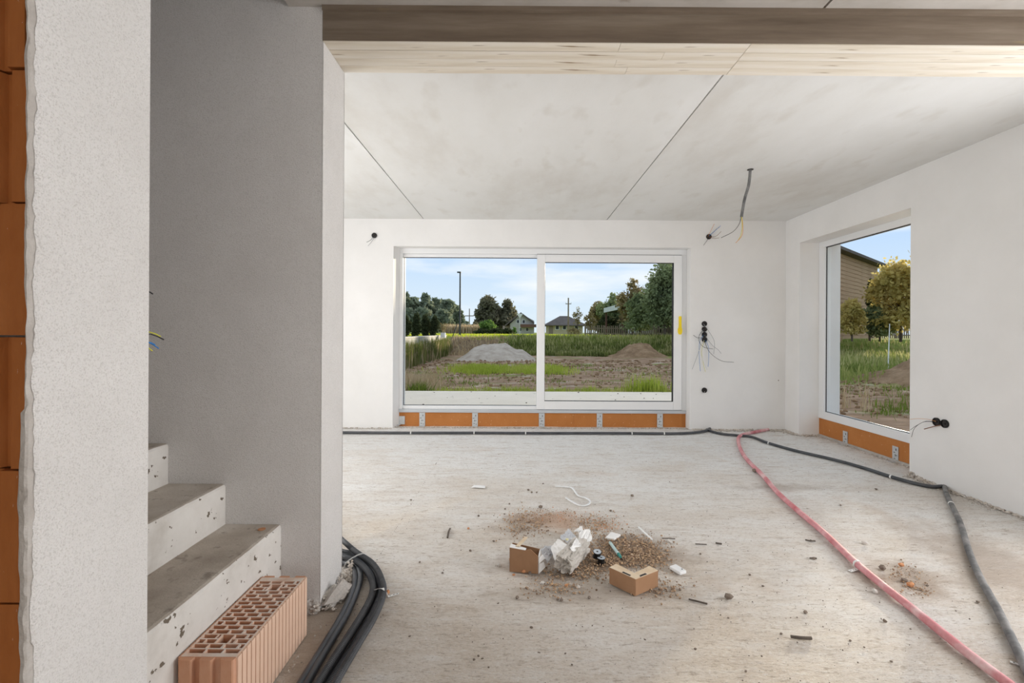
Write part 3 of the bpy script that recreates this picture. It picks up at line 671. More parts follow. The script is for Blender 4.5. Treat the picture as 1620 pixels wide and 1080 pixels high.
# ceiling cable
p = onZ(1187, 268, H); q = onY(1173, 343, p.y - .02)
cc = empty('ceiling_cable', p, 'grey conduit hanging from the ceiling with loose coloured wire ends', 'cable')
mid = [p + Vector((0, 0, .03)), p, onY(1184.5, 292, p.y - .01), onY(1178, 315, p.y - .02), onY(1173, 343, p.y - .02)]
MB().tube(spline(mid, .02), .0125, 10).build('conduit_sleeve', M['conduit_dusty'], cc, smooth=True)
MB().ringcyl(p - Vector((0, 0, .004)), (0, 0, 1), .026, .013, .004).build('ceiling_grommet', M['slot_dark'], cc)
e = mid[-1]
wires('w', [('wire_black', [e + Vector((0, 0, .02)), onY(1170, 353, e.y), onY(1160, 366, e.y - .05), onY(1141, 376, e.y - .1)]),
            ('wire_orange', [e + Vector((0, 0, .02)), onY(1175, 355, e.y), onY(1174, 372, e.y - .03), onY(1164, 384, e.y - .05)]),
            ('wire_yellow', [e + Vector((0, 0, .02)), onY(1174, 358, e.y), onY(1172, 372, e.y - .02), onY(1167, 381, e.y - .04)])], cc, .0024)

# socket boxes
def socket(x, y, z, ax, r=.034, parent=None):
    a = Vector(ax); c = Vector((x, y, z))
    MB().ringcyl(c + a * .001, a, r, r * .84, .013, 22).build('ring', M['box_black'], parent)
    MB().cyl(c - a * .0, a, r * .85, .003, 22).build('back', M['slot_dark'], parent)
    MB().box(c + Vector((-.007, -.007, -.007)) + a * .004, c + Vector((.007, .007, .007)) + a * .008).build('clamp', M['box_black'], parent)
def wy(px, py, off): return onY(px, py, D - off)
def sock_back(pxs, lab, ws):
    c = onY(*pxs[0], D); o = empty('socket_box', (c.x, D, c.z), lab, 'socket box')
    for px, py in pxs: q = onY(px, py, D); socket(q.x, D - .001, q.z, (0, -1, 0), .0335, o)
    wires('w', ws, o, .0024); return o
sock_back([(592.5, 372.5)], 'single black socket box with short wires high left of the sliding door', [('wire_black', [wy(591, 374, 0.005), wy(586, 380, .04), wy(580, 383, .06)]), ('wire_grey', [wy(592, 375, .005), wy(588, 382, .04), wy(582, 389, .06)])])
sock_back([(1121, 374.5)], 'single black socket box spraying coloured wires high right of the sliding door', [
    ('wire_orange', [wy(1120, 374, .005), wy(1125, 364, .03), wy(1130, 354, .05)]), ('wire_blue', [wy(1121, 374, .005), wy(1130, 366, .04), wy(1140, 357, .06)]), ('wire_brown', [wy(1122, 374, .005), wy(1132, 374, .04), wy(1141, 366, .06)]),
    ('wire_grey', [wy(1122, 373, .005), wy(1134, 362, .04), wy(1138, 360, .06)]), ('wire_brown', [wy(1122, 375, .005), wy(1130, 377, .04), wy(1138, 376, .06)]), ('wire_black', [wy(1121, 376, .005), wy(1118, 381, .03), wy(1113, 388, .05)])])
sock_back([(1114, 512), (1114, 520.5), (1114, 529), (1114, 537)], 'stack of four black socket boxes with long hanging wires beside the sliding door', [
    ('wire_grey', [wy(1113, 521, .005), wy(1106, 530, .06), wy(1108, 545, .09), wy(1104, 560, .07), wy(1095, 584, .05)]),
    ('wire_blue', [wy(1113, 530, .005), wy(1107, 540, .05), wy(1106, 560, .06), wy(1108, 587, .05)]),
    ('wire_white', [wy(1114, 538, .005), wy(1108, 550, .05), wy(1112, 570, .06), wy(1119, 585, .05)]),
    ('wire_black', [wy(1113, 521, .005), wy(1105, 535, .06), wy(1112, 548, .08), wy(1128, 552, .06)]),
    ('wire_grey', [wy(1115, 530, .005), wy(1126, 545, .05), wy(1136, 553, .06), wy(1141, 559, .05)]),
    ('wire_blue', [wy(1116, 538, .005), wy(1121, 550, .05), wy(1121, 570, .06), wy(1120, 580, .05)]),
    ('wire_black', [wy(1114, 538, .005), wy(1122, 556, .06), wy(1140, 570, .07), wy(1161, 573, .06)]),
    ('wire_yellow', [wy(1114, 538, .005), wy(1110, 556, .06), wy(1113, 576, .05), wy(1116, 588, .05)]),
    ('wire_grey', [wy(1113, 512, .005), wy(1120, 522, .05), wy(1130, 540, .07), wy(1129, 560, .05)]),
    ('wire_black', [wy(1111, 534, .005), wy(1103, 534, .03), wy(1097, 530, .04)])])
sock_back([(1114, 617)], 'single empty black socket box low right of the sliding door', [('wire_white', [wy(1115, 619, .005), wy(1113, 622, .02), wy(1109, 621.5, .02)])])
c = onX(1489, 668, XR); o = empty('socket_box', (XR, c.y, c.z), 'double black socket box with wires on the right wall beside the corner window', 'socket box')
for px, py in ((1483, 667), (1496, 670)): q = onX(px, py, XR); socket(XR - .001, q.y, q.z, (-1, 0, 0), .034, o)
wx = lambda px, py, off: onX(px, py, XR - off)
wires('w', [('wire_black', [wx(1483, 668, .005), wx(1465, 666, .05), wx(1450, 673, .06), wx(1440, 680, .05)]), ('wire_black', [wx(1483, 668, .005), wx(1462, 667, .05), wx(1447, 677, .05), wx(1442, 691, .04)]),
            ('wire_orange', [wx(1483, 667, .005), wx(1468, 663, .05), wx(1452, 662, .05), wx(1440, 663, .05)])], o, .0016)
MB().tube(spline([wx(1488, 672, .005), wx(1475, 675, .03), wx(1462, 678.5, .05)], .02), .0035, 8).build('cable_end', M['wire_brown'], o)
for (px, py, Yp) in [(1231.5, 601.5, None)]:
    q = onY(px, py, D); MB().cyl((q.x, D - .003, q.z), (0, 1, 0), .007, .003, 8).build('nail_hole', M['stone_dark'], wall_back)

# ============================================================ DEBRIS ON THE FLOOR
# rubble heap
def heap(name, ell, n, rmin, rmax, m, lab):
    mb = MB()
    for i in range(n):
        px, py, sx_, sy_, wgt = R.choices(ell, weights=[e[4] for e in ell])[0]
        x = R.gauss(px, sx_); y = max(R.gauss(py, sy_), 705 + R.random() * 30); q = onZ(x, y, 0); q.x = max(min(q.x, XR - .1), XP + .12 if q.y > YA - .1 else -.98)
        if bx0 - .05 < q.x < bx1 + .02 and by0 - .05 < q.y < by1 + .02: continue
        r = rmin * (rmax / rmin) ** (R.random() ** 2.2)
        mb.rock((q.x, q.y, r * .35 + R.random() * .004), r, .75)
    mb.build(name, m, label=lab, cat='rubble', kind='stuff')
ell = [(1000, 868, 26, 12, 5), (1025, 880, 18, 10, 4), (955, 860, 22, 12, 3), (935, 828, 20, 8, 2), (830, 832, 20, 10, 2), (850, 815, 24, 7, 1.2), (905, 905, 30, 8, 2.5), (880, 930, 26, 7, 1.2), (1045, 930, 22, 9, 1), (930, 885, 22, 10, 3), (980, 890, 22, 8, 2)]
heap('rubble', ell, 8500, .0016, .0078, M['rubble'], 'brown and grey construction rubble swept up between the cardboard and white wrap')
heap('rubble', [(885, 815, 34, 5, 1), (960, 830, 14, 5, 1)], 330, .0016, .006, M['stone_orange'], 'orange clay grit at the back of the rubble heap')
heap('rubble', [(1425, 905, 12, 8, 3), (1442, 925, 16, 9, 2), (1460, 935, 9, 5, 1)], 320, .0015, .007, M['rubble'], 'small brown rubble patch right of the red pipe')
heap('rubble', [(560, 960, 18, 22, 1), (520, 985, 14, 20, 1.4), (460, 1050, 12, 14, .6)], 300, .0015, .006, M['residue'], 'fine mortar crumbs between the hollow brick and the conduits')
heap('grit', [(1000, 900, 330, 110, 3), (1250, 900, 250, 120, 2), (800, 780, 180, 60, 1)], 1500, .0012, .0042, M['stone_dark'], 'fine dark grit scattered over the whole concrete floor')
# separate stones
stones = [(757, 815, 5, 'd'), (859, 764, 3, 'd'), (836, 774, 5, 'd'), (841, 778, 4, 'd'), (849, 778, 4, 'd'), (855, 801, 8, 'd'), (806, 796, 4, 'd'), (799, 804, 4, 'd'), (798, 812, 3, 'd'), (741, 835, 5, 'o'), (781, 855, 5, 'd'), (727, 853, 4, 'l'), (744, 870, 5, 'd'),
 (818, 944, 8, 'd'), (788, 953, 4, 'd'), (841, 991, 5, 'd'), (1000, 783, 6, 'd'), (966, 807, 5, 'd'), (875, 941, 4, 'd'), (896, 925, 7, 'o'), (932, 944, 7, 'd'), (888, 948, 7, 'd'), (882, 947, 5, 'd'), (757, 1036, 5, 'd'), (750, 1042, 5, 'd'), (763, 1040, 4, 'd'), (773, 1054, 4, 'd'),
 (1153, 943, 15, 'd'), (1186, 908, 5, 'd'), (1288, 882, 6, 'd'), (1283, 854, 5, 'd'), (1274, 967, 8, 'd'), (1236, 1001, 5, 'd'), (1386, 773, 5, 'd'), (1194, 744, 9, 'd'), (1396, 897, 13, 'd'), (1426, 893, 10, 'o'), (1440, 924, 12, 'o'), (1431, 917, 11, 'd'), (1368, 857, 10, 'l'), (1467, 925, 5, 'd'), (1547, 951, 6, 'd'), (1400, 981, 8, 'd'), (1384, 934, 9, 'l'), (1207, 926, 5, 'd'),
 (808, 884, 7, 'o'), (813, 908, 5, 'o'), (829, 903, 9, 'o'), (838, 905, 8, 'd'), (790, 893, 8, 'l'), (858, 921, 8, 'l'), (915, 927, 6, 'l'), (870, 843, 5, 'l'), (1152, 976, 4, 'd'), (1108, 875, 4, 'd'), (1076, 932, 5, 'd'), (664, 888, 4, 'd'), (700, 905, 4, 'd'), (1330, 798, 4, 'd'), (1345, 1012, 5, 'd'), (648, 1005, 4, 'd'), (1020, 1010, 4, 'd'), (1100, 1025, 5, 'd'), (650, 790, 4, 'd'), (905, 1050, 4, 'd'), (1180, 1060, 5, 'd'), (1410, 1045, 5, 'd')]
grp = {'d': ('small dark brown stone lying loose on the concrete floor', 'dark stones scattered on the floor', 'stone_dark'), 'l': ('small pale plaster chip lying loose on the concrete floor', 'pale chips scattered on the floor', 'stone_light'), 'o': ('small orange clay chip lying loose on the concrete floor', 'clay chips scattered on the floor', 'stone_orange')}
protos = {}; loose = []
for k in 'dlo':
    protos[k] = []
    for i in range(3):
        me_o = MB().rock((0, 0, 0), 1.0, .75)
        zmin = min(v[2] for v in me_o.v); me_o.v = [(a, b, c_ - zmin) for a, b, c_ in me_o.v]
        protos[k].append(me_o)
meshes = {}
for px, py, s, k in stones:
    q = onZ(px, py + s * .25, 0); r = s * q.y / FOC * .5; lab, gr, mk = grp[k]
    i = R.randrange(3)
    if (k, i) not in meshes:
        t0 = protos[k][i].build('stone', M[mk], origin=(0, 0, 0)); meshes[(k, i)] = t0.data; bpy.data.objects.remove(t0)
    o = bpy.data.objects.new('stone', meshes[(k, i)]); C.objects.link(o); o.location = (q.x, q.y, -.003); o.scale = (r, r, r * .9); o.rotation_euler = (0, 0, R.uniform(0, 6.28))
    if px == 1153: setp(o, 'largest lone dark stone on the open floor left of the red pipe', 'stone')
    elif (px, py) == (1396, 897): setp(o, 'flat dark stone touching the right side of the red pipe', 'stone')
    else: setp(o, lab, 'stone', gr); loose.append((o, px, py, s, k))
LM = [('the bent white strip', 906, 784), ('the white paper scrap', 757, 770), ('the left cardboard box', 830, 886), ('the wrapped block', 900, 870), ('the V-shaped cardboard', 1003, 918), ('the white plastic device', 1072, 898), ('the open floor splinter', 1268, 1008),
      ('the red pipe clip', 1357, 892), ('the corner window board', 1370, 705), ('the conduit bundle bend', 608, 935), ('the largest lone dark stone', 1153, 943), ('the curled dark shred', 710, 845), ('the white stick', 1021, 843), ('the dusty black conduit', 1560, 930)]
ranked = {}
for o, px, py, s, k in loose:
    j = min(range(len(LM)), key=lambda j: math.hypot(px - LM[j][1], (py - LM[j][2]) * 1.6)); ranked.setdefault((k, j), []).append((math.hypot(px - LM[j][1], (py - LM[j][2]) * 1.6), o, px, py, s))
ORD = ['nearest', 'second nearest', 'third nearest', 'fourth nearest', 'fifth nearest', 'sixth nearest', 'seventh nearest', 'eighth nearest', 'ninth nearest', 'tenth nearest', 'eleventh nearest', 'twelfth nearest', 'thirteenth nearest']
for (k, j), L_ in ranked.items():
    L_.sort(key=lambda e: e[0])
    for r_, (d, o, px, py, s) in enumerate(L_):
        nm = {'d': 'dark stone', 'l': 'pale plaster chip', 'o': 'orange clay chip'}[k]; dxx, dyy = px - LM[j][1], (py - LM[j][2]) * 1.6
        side = ('to its right' if dxx > 0 else 'to its left') if abs(dxx) > abs(dyy) else ('in front of it' if dyy > 0 else 'behind it')
        o['label'] = '%s %s, %s to %s, %s' % ('tiny' if s <= 4 else 'small' if s < 8 else 'larger', nm, ORD[r_], LM[j][0], side)

def crumple(name, corners, nu, nv, amp, freq, seed, th, m, parent=None, **kw):
    a, b, c, d = [Vector(q) for q in corners]; vs = []; fs = []
    nrm = (b - a).cross(d - a).normalized()
    for lay in (0, 1):
        for j in range(nv + 1):
            for i in range(nu + 1):
                u, v = i / nu, j / nv; p = (a.lerp(b, u)).lerp(d.lerp(c, u), v)
                n1 = abs(noise.noise(Vector((u * freq, v * freq, seed)))) + .5 * abs(noise.noise(Vector((u * freq * 2.3, v * freq * 2.3, seed + 5))))
                n2 = noise.noise(Vector((u * 3, v * 3, seed + 9)))
                p = p + nrm * amp * (n1 * 2 - .4) + (b - a) * .05 * n2 + (d - a) * .05 * noise.noise(Vector((v * 3, u * 3, seed + 13))); p.z = max(p.z, .002)
                vs.append(p + nrm * th * lay)
    k = (nu + 1) * (nv + 1); ix = lambda i, j, l: l * k + j * (nu + 1) + i
    for j in range(nv):
        for i in range(nu):
            fs.append((ix(i, j, 1), ix(i + 1, j, 1), ix(i + 1, j + 1, 1), ix(i, j + 1, 1))); fs.append((ix(i, j, 0), ix(i, j + 1, 0), ix(i + 1, j + 1, 0), ix(i + 1, j, 0)))
    for i in range(nu):
        fs.append((ix(i, 0, 0), ix(i + 1, 0, 0), ix(i + 1, 0, 1), ix(i, 0, 1))); fs.append((ix(i, nv, 1), ix(i + 1, nv, 1), ix(i + 1, nv, 0), ix(i, nv, 0)))
    for j in range(nv):
        fs.append((ix(0, j, 1), ix(0, j + 1, 1), ix(0, j + 1, 0), ix(0, j, 0))); fs.append((ix(nu, j, 0), ix(nu, j + 1, 0), ix(nu, j + 1, 1), ix(nu, j, 1)))
    return MB().add(vs, fs).build(name, m, parent, **kw)
def lump(name, c, size, rot, seed, amp, m, parent=None, sub=10, **kw):
    vs = []; fs = []; c = Vector(c); n = sub; idx = {}
    def vert(p):
        key = tuple(round(q, 4) for q in p)
        if key in idx: return idx[key]
        q = Vector(p); q = q * (1 - .06 * (q.length - 1)); d = noise.noise(q * 2.0 + Vector((seed, 0, 0))) + .6 * noise.noise(q * 5.5 + Vector((0, seed, 0))) + .35 * noise.noise(q * 12 + Vector((0, 0, seed)))
        q = q * (1 + amp * d); q = Vector((q.x * size[0], q.y * size[1], q.z * size[2])) / 2; q = rot @ q
        idx[key] = len(vs); vs.append(c + q); return idx[key]
    for ax in range(3):
        for s in (-1, 1):
            for i in range(n):
                for j in range(n):
                    quad = []
                    for di, dj in ((0, 0), (1, 0), (1, 1), (0, 1)):
                        p = [0, 0, 0]; p[ax] = s; p[(ax + 1) % 3] = -1 + 2 * (i + di) / n; p[(ax + 2) % 3] = -1 + 2 * (j + dj) / n; quad.append(vert(p))
                    fs.append(tuple(quad if s > 0 else quad[::-1]))
    return MB().add(vs, fs).build(name, m, parent, **kw)
def rz(deg, tx=0, ty=0): return Matrix.Rotation(math.radians(deg), 3, 'Z') @ Matrix.Rotation(math.radians(tx), 3, 'X') @ Matrix.Rotation(math.radians(ty), 3, 'Y')

# white wrapped block
c = onZ(900, 897, 0)
wb_ = empty('wrapped_block', c, 'crumbly grey block partly wrapped in torn white sheet on the rubble heap', 'rubble')
a = onZ(897, 893, .055); b = onZ(918, 862, .075)
axis = math.degrees(math.atan2(b.y - a.y, b.x - a.x))
lump('block', (a + b) / 2 + Vector((-.002, .02, -.008)), ((b - a).length + .10, .090, .080), rz(axis, 12, 4), 3.3, .16, M['foam_block'], wb_, 14)
def sheet(pts4, amp, fq, seed, m, parent=wb_, nu=8, nv=8, **kw): return crumple('sheet' if parent else kw.pop('name'), [onZ(x, y, z) for x, y, z in pts4], nu, nv, amp, fq, seed, .0012, m, parent, **kw)
sheet([(871, 866, .055), (884, 903, .01), (906, 868, .10), (884, 852, .10)], .010, 3, 1, M['white_sheet'])
sheet([(902, 866, .11), (913, 884, .07), (923, 868, .08), (912, 850, .10)], .008, 3, 2, M['white_sheet'])
sheet([(915, 880, .05), (937, 852, .045), (932, 836, .07), (916, 842, .08)], .010, 3, 3, M['white_sheet'])
sheet([(908, 840, .07), (936, 846, .06), (937, 858, .01), (918, 832, .04)], .010, 4, 4, M['white_sheet'])
sheet([(886, 850, .08), (903, 866, .09), (912, 850, .09), (900, 836, .07)], .008, 4, 6, M['grey_sheet'])
sheet([(853, 869, .045), (866, 890, .008), (877, 874, .03), (872, 862, .05)], .010, 3, 7, M['grey_sheet'], None, name='grey_wrapper', label='crumpled grey sheet between the left cardboard piece and the wrapped block', cat='wrapper')
q = onZ(897, 853, .10); MB().rock(q, .012, .5).build('yellow_scrap', mat('pale_yellow', [(.80, .76, .42)], .7), wb_, label='yellow scrap')

# right cardboard piece: two closed arms meeting in a corner
A, B, E_ = onZ(964, 923, 0), onZ(1005, 943, 0), onZ(1041, 928, 0)
hB = (onY(1004, 916, B.y).z) * 1.0; hA = hB; 
cb = empty('cardboard_packaging', B, 'open V-shaped brown cardboard packaging at the right front of the rubble heap', 'cardboard')
def arm(P, Q, inward, h, th=.055, name='arm', m='card', par=cb):
    d = (Q - P).normalized(); n = Vector((-d.y, d.x, 0)); n = n if n.dot(inward - P) > 0 else -n
    P2, Q2 = P + n * th, Q + n * th * .75
    poly = [(P.x, P.y), (Q.x, Q.y), (Q2.x, Q2.y), (P2.x, P2.y)]
    ar = sum(poly[i][0] * poly[(i + 1) % 4][1] - poly[(i + 1) % 4][0] * poly[i][1] for i in range(4))
    if ar < 0: poly = poly[::-1]
    o = MB().prism(poly, .001, h).build(name, M[m], par)
    tp = MB().prism(poly, h, h + .0015).build('top_flap', M['card_top'], o)
    L_ = (Q - P).length
    for t0, t1 in ((.48, .78),):
        u0, u1 = P + d * L_ * t0 + n * .003, P + d * L_ * t1 + n * .003
        pl = [(u0.x, u0.y), (u1.x, u1.y), (u1.x + n.x * .012, u1.y + n.y * .012), (u0.x + n.x * .012, u0.y + n.y * .012)]
        ar = sum(pl[i][0] * pl[(i + 1) % 4][1] - pl[(i + 1) % 4][0] * pl[i][1] for i in range(4))
        MB().prism(pl if ar > 0 else pl[::-1], h + .001, h + .0022).build('slot', M['slot_dark'], o)
    return o
back = (A + E_) / 2 + Vector((0, .15, 0))
arm(A, B + (A - B).normalized() * .001, back, hB); arm(E_, B + (E_ - B).normalized() * .002, back, hB * .985)
# left cardboard piece: one upright panel with a floor flap and torn white tabs
A, B = onZ(806, 904, 0), onZ(852, 908, 0); th = onY(806, 866, A.y).z
cl = empty('cardboard_box', (A + B) / 2, 'small torn brown cardboard box with white flaps left of the wrapped block', 'cardboard')
n = Vector((-(B - A).y, (B - A).x, 0)).normalized()
def panel(pts, m, name, par, t=.003, nn=None):
    nn = nn or (pts[1] - pts[0]).cross(pts[-1] - pts[0]).normalized(); k = len(pts)
    vs = [p_ for p_ in pts] + [p_ - nn * t for p_ in pts]
    return MB().add(vs, [tuple(range(k)), tuple(range(2 * k - 1, k - 1, -1))] + [((i + 1) % k, i, k + i, k + (i + 1) % k) for i in range(k)]).build(name, M[m], par)
up = Vector((0, 0, 1)); d_ = B - A
panel([A + up * .001, B + up * .001, B + up * th * .70, A + d_ * .72 + up * th * 1.0, A + d_ * .52 + up * th * .93, A + up * th], 'card', 'front_panel', cl)
panel([A + n * .09 + up * .001, A + up * .001, A + up * th, A + n * .09 + up * th * .9], 'card', 'side_panel', cl)
panel([B + up * .001, B + n * .08 + up * .001, B + n * .08 + up * th * .75, B + up * th * .70], 'white_sheet', 'side_panel', cl)
panel([A + n * .088 + up * .002, B + n * .08 + up * .002, B + n * .08 + up * th * .75, A + n * .088 + up * th * .9], 'card', 'back_panel', cl)
panel([A + n * .002 + up * (th + .001), A + d_ * .55 + n * .002 + up * (th * .95), A + d_ * .55 + n * .03 + up * (th * .93), A + n * .04 + up * (th + .004)], 'white_sheet', 'flap', cl)
panel([A + d_ * .18 + n * .02 + up * (th + .002), A + d_ * .32 + n * .02 + up * (th + .002), A + d_ * .52 + n * .12 + up * (th + .012), A + d_ * .40 + n * .12 + up * (th + .012)], 'card_top', 'flap', cl)
panel([B + up * .002 + d_ * .01, B + d_ * .22 + up * .03 + n * .02, B + d_ * .16 + up * .055 + n * .02, B + up * .05 + d_ * .01], 'white_sheet', 'flap', cl)
panel([B + up * .055 + d_ * .01, B + d_ * .20 + up * .07 + n * .03, B + d_ * .12 + up * .09 + n * .03, B + up * .08 + d_ * .01], 'white_sheet', 'flap', cl)

# spools
def spool(px, py, tilt, lab, lift=0):
    c = onZ(px, py, 0) + Vector((0, 0, lift)); r = .0225; o = empty('wire_spool', c, lab, 'spool'); ax = Matrix.Rotation(tilt, 3, 'X') @ Vector((0, 0, 1))
    c = c + Vector((0, 0, .002))
    MB().cyl(c, ax, r, .004, 24).build('flange', M['box_black'], o); MB().cyl(c + ax * .004, ax, r * .82, .026, 20).build('winding', M['box_black'], o)
    MB().cyl(c + ax * .030, ax, r, .004, 24).build('flange', M['box_black'], o); MB().ringcyl(c + ax * .034, ax, r * .92, r * .26, .001, 24).build('disc', M['spool_disc'], o)
    MB().cyl(c + ax * .0338, ax, r * .26, .0008, 14).build('hub_hole', M['slot_dark'], o)
spool(951, 892, .05, 'black tape spool standing under the tilted one by the rubble')
c0 = onZ(942.5, 889, 0)
spool(944.5, 889, .22, 'black tape spool with grey disc leaning on top, left of the cyan tube', .026)
# marker, cards, device, sticks
a, b = onZ(965, 858, .016), onZ(982, 881, .010); d_ = b - a
mk = empty('marker_tube', a.lerp(b, .5), 'pale cyan plastic tube with a teal end lying on the rubble', 'tube')
MB().cyl(a, d_, .0085, d_.length * .8, 12).build('barrel', M['cyan'], mk, smooth=False); MB().cyl(a + d_ * .8, d_, .010, d_.length * .2, 12, .007).build('cap', M['teal'], mk)
MB().cyl(a + d_ * .06 + Vector((0, 0, .0078)), (0, 0, 1), .003, .0012, 8).build('hole', M['slot_dark'], mk)
def slab(name, pxs, z, th, m, bev, **kw):
    pts = [onZ(x, y, z) for x, y in pxs]; poly = [(p_.x, p_.y) for p_ in pts]
    ar = sum(poly[i][0] * poly[(i + 1) % len(poly)][1] - poly[(i + 1) % len(poly)][0] * poly[i][1] for i in range(len(poly)))
    o = MB().prism(poly if ar > 0 else poly[::-1], z - th, z).build(name, m, **kw)
    b_ = o.modifiers.new('bevel', 'BEVEL'); b_.width = bev; b_.segments = 2; return o
slab('white_tile', [(957, 850), (967, 841), (982, 845), (972, 852)], .014, .010, M['white_sheet'], .001, label='white square plastic piece behind the cyan tube', cat='plastic')
dv = slab('plastic_device', [(1059, 895), (1069, 891.5), (1086, 902), (1076, 905)], .020, .016, M['white_frame'], .003, label='rounded white plastic device lying right of the cardboard', cat='device')
q = onZ(1079, 900, .0202); MB().cyl(q, (0, 0, 1), .004, .001, 10).build('button', M['slot_dark'], dv)
MB().cyl(onZ(1010.5, 833.5, .006), onZ(1031.5, 853, .006) - onZ(1010.5, 833.5, .006), .0055, (onZ(1031.5, 853, .006) - onZ(1010.5, 833.5, .006)).length, 10).build('white_stick', M['white_frame'], label='short straight white plastic stick behind the rubble heap', cat='stick')
MB().ribbon(spline(floor_path([(878.5, 768.7), (893, 769.5), (905, 771.7), (914, 783), (926, 787), (933, 791.5), (932, 796.5), (924, 799.5), (914, 798), (903, 792), (895, 786.8)], .006), .01), .011, .007).build('bent_strip', M['white_frame'], label='white plastic strip bent into a hook on the floor', cat='strip')
crumple('paper_scrap', [onZ(745, 771, .004), onZ(767, 772, .004), onZ(768, 768, .004), (onZ(750, 767, .004))], 5, 3, .003, 3, 4, .001, M['white_sheet'], label='small white paper scrap on the bare floor behind the heap', cat='scrap')
crumple('plastic_scrap', [onZ(1056, 853, .004), onZ(1062, 859, .004), onZ(1066, 858, .004), (onZ(1058, 852, .004))], 3, 3, .003, 3, 14, .001, M['stone_light'], label='tiny pale scrap beside the end of the white stick', cat='scrap')
def stick(pxs, r, lab): MB().tube(spline(floor_path(pxs, r), .03), r, 6).build('stick', M['twig'], label=lab, cat='stick')
stick([(1089.5, 947.5), (1104, 951), (1119, 954.8)], .004, 'thin dark stick lying right of the V-shaped cardboard')
stick([(1047, 851), (1058, 851.5), (1068, 852)], .0028, 'thin dark twig beside the white stick')
stick([(1251, 1006.5), (1268, 1008.5), (1284, 1009)], .006, 'dark splinter lying in the open floor near the red pipe')
stick([(1281, 882.5), (1287, 882.5), (1292, 883)], .004, 'tiny dark splinter left of the red pipe')
stick([(1274, 853.5), (1281, 855), (1290, 855.5)], .004, 'small splinter near the middle of the red pipe')
stick([(708, 850), (710, 840), (712, 836)], .006, 'curled dark shred left of the heap')
stick([(1100, 858 + 2), (1118, 861)], .003, 'short thin twig on the bare floor right of the heap')
stick([(1132, 858.5), (1142, 860)], .005, 'short dark chip of wood on the bare floor')
# plaster chunk at the pillar foot
c = onZ(533, 932, 0)
ch = empty('plaster_chunk', c, 'broken grey plaster chunk leaning at the foot of the stair wall end', 'rubble')
crumple('slab', [onZ(509, 958, .03), onZ(540, 948, .012), onZ(553, 925, .055), onZ(538, 916, .09)], 9, 7, .007, 1.6, 21, .016, M['mortar'], ch)
lump('core', onZ(530, 942, .022), (.12, .07, .04), rz(70, 20), 8.8, .3, M['foam_block'], ch, 8)
c = onZ(495, 966, 0)
lump('mortar_lump', c + Vector((-.01, .0, .02)), (.06, .045, .055), rz(20), 4.4, .25, M['mortar'], None, 7, label='brown mortar lump at the inner corner behind the hollow brick', cat='rubble')

# ============================================================ OUTSIDE
M['ground'] = None
def vcol_mat(name, amt=.35, scale=3.0, bump=.6):
    m = bpy.data.materials.new(name); m.use_nodes = True; t = m.node_tree; t.nodes.clear(); L = t.links.new
    out = N(t, 'ShaderNodeOutputMaterial'); b = N(t, 'ShaderNodeBsdfPrincipled'); b.inputs['Roughness'].default_value = 1.0; b.inputs['Specular IOR Level'].default_value = .1
    a = N(t, 'ShaderNodeAttribute', attribute_name='cover'); tc = N(t, 'ShaderNodeTexCoord'); mp = N(t, 'ShaderNodeMapping'); mp.inputs['Scale'].default_value = (.7, 1.6, 1); L(tc.outputs['Object'], mp.inputs[0])
    n = N(t, 'ShaderNodeTexNoise'); n.inputs['Scale'].default_value = scale; n.inputs['Detail'].default_value = 9; n.inputs['Roughness'].default_value = .7; L(mp.outputs[0], n.inputs[0])
    mr = N(t, 'ShaderNodeMapRange'); mr.inputs[1].default_value = .3; mr.inputs[2].default_value = .7; mr.inputs[3].default_value = 1 - amt; mr.inputs[4].default_value = 1 + amt; L(n.outputs[0], mr.inputs[0])
    vm = N(t, 'ShaderNodeVectorMath', operation='SCALE'); L(a.outputs['Color'], vm.inputs[0]); L(mr.outputs[0], vm.inputs['Scale']); L(vm.outputs[0], b.inputs['Base Color'])
    bp = N(t, 'ShaderNodeBump'); bp.inputs['Strength'].default_value = bump; bp.inputs['Distance'].default_value = .05; L(n.outputs[0], bp.inputs['Height']); L(bp.outputs[0], b.inputs['Normal'])
    L(b.outputs[0], out.inputs[0]); return m
GZ, MZ = -.10, .93           # building plot and the higher meadow
def sstep(a, b, x): t = min(1, max(0, (x - a) / (b - a))); return t * t * (3 - 2 * t)
wa, wb2 = onZ(636, 582, GZ), onZ(706, 560, GZ)      # foot of the garden retaining wall
wdir = (wb2 - wa).normalized(); wnorm = Vector((wdir.y, -wdir.x, 0))
def left_of_wall(x, y): return -((Vector((x, y, 0)) - wa).dot(wnorm))
def bank_y(x): return 28.2 + .6 * noise.noise(Vector((x * .25, 0, 5)))
def ground_z(x, y):
    z = GZ + .05 * noise.noise(Vector((x * .5, y * .9, 0))) + .035 * noise.noise(Vector((x * 2.1, y * 4, 2)))
    if x > 5: z += .10 * abs(noise.noise(Vector((x * .9, y * 1.4, 4)))) * sstep(5, 8, x)
    b = bank_y(x); k = sstep(b, b + 2.6, y); z = z * (1 - k) + (MZ + .03 * noise.noise(Vector((x * .3, y * .3, 9)))) * k
    lw = left_of_wall(x, y); k2 = sstep(.05, .35, lw); z = z * (1 - k2) + MZ * k2
    return z
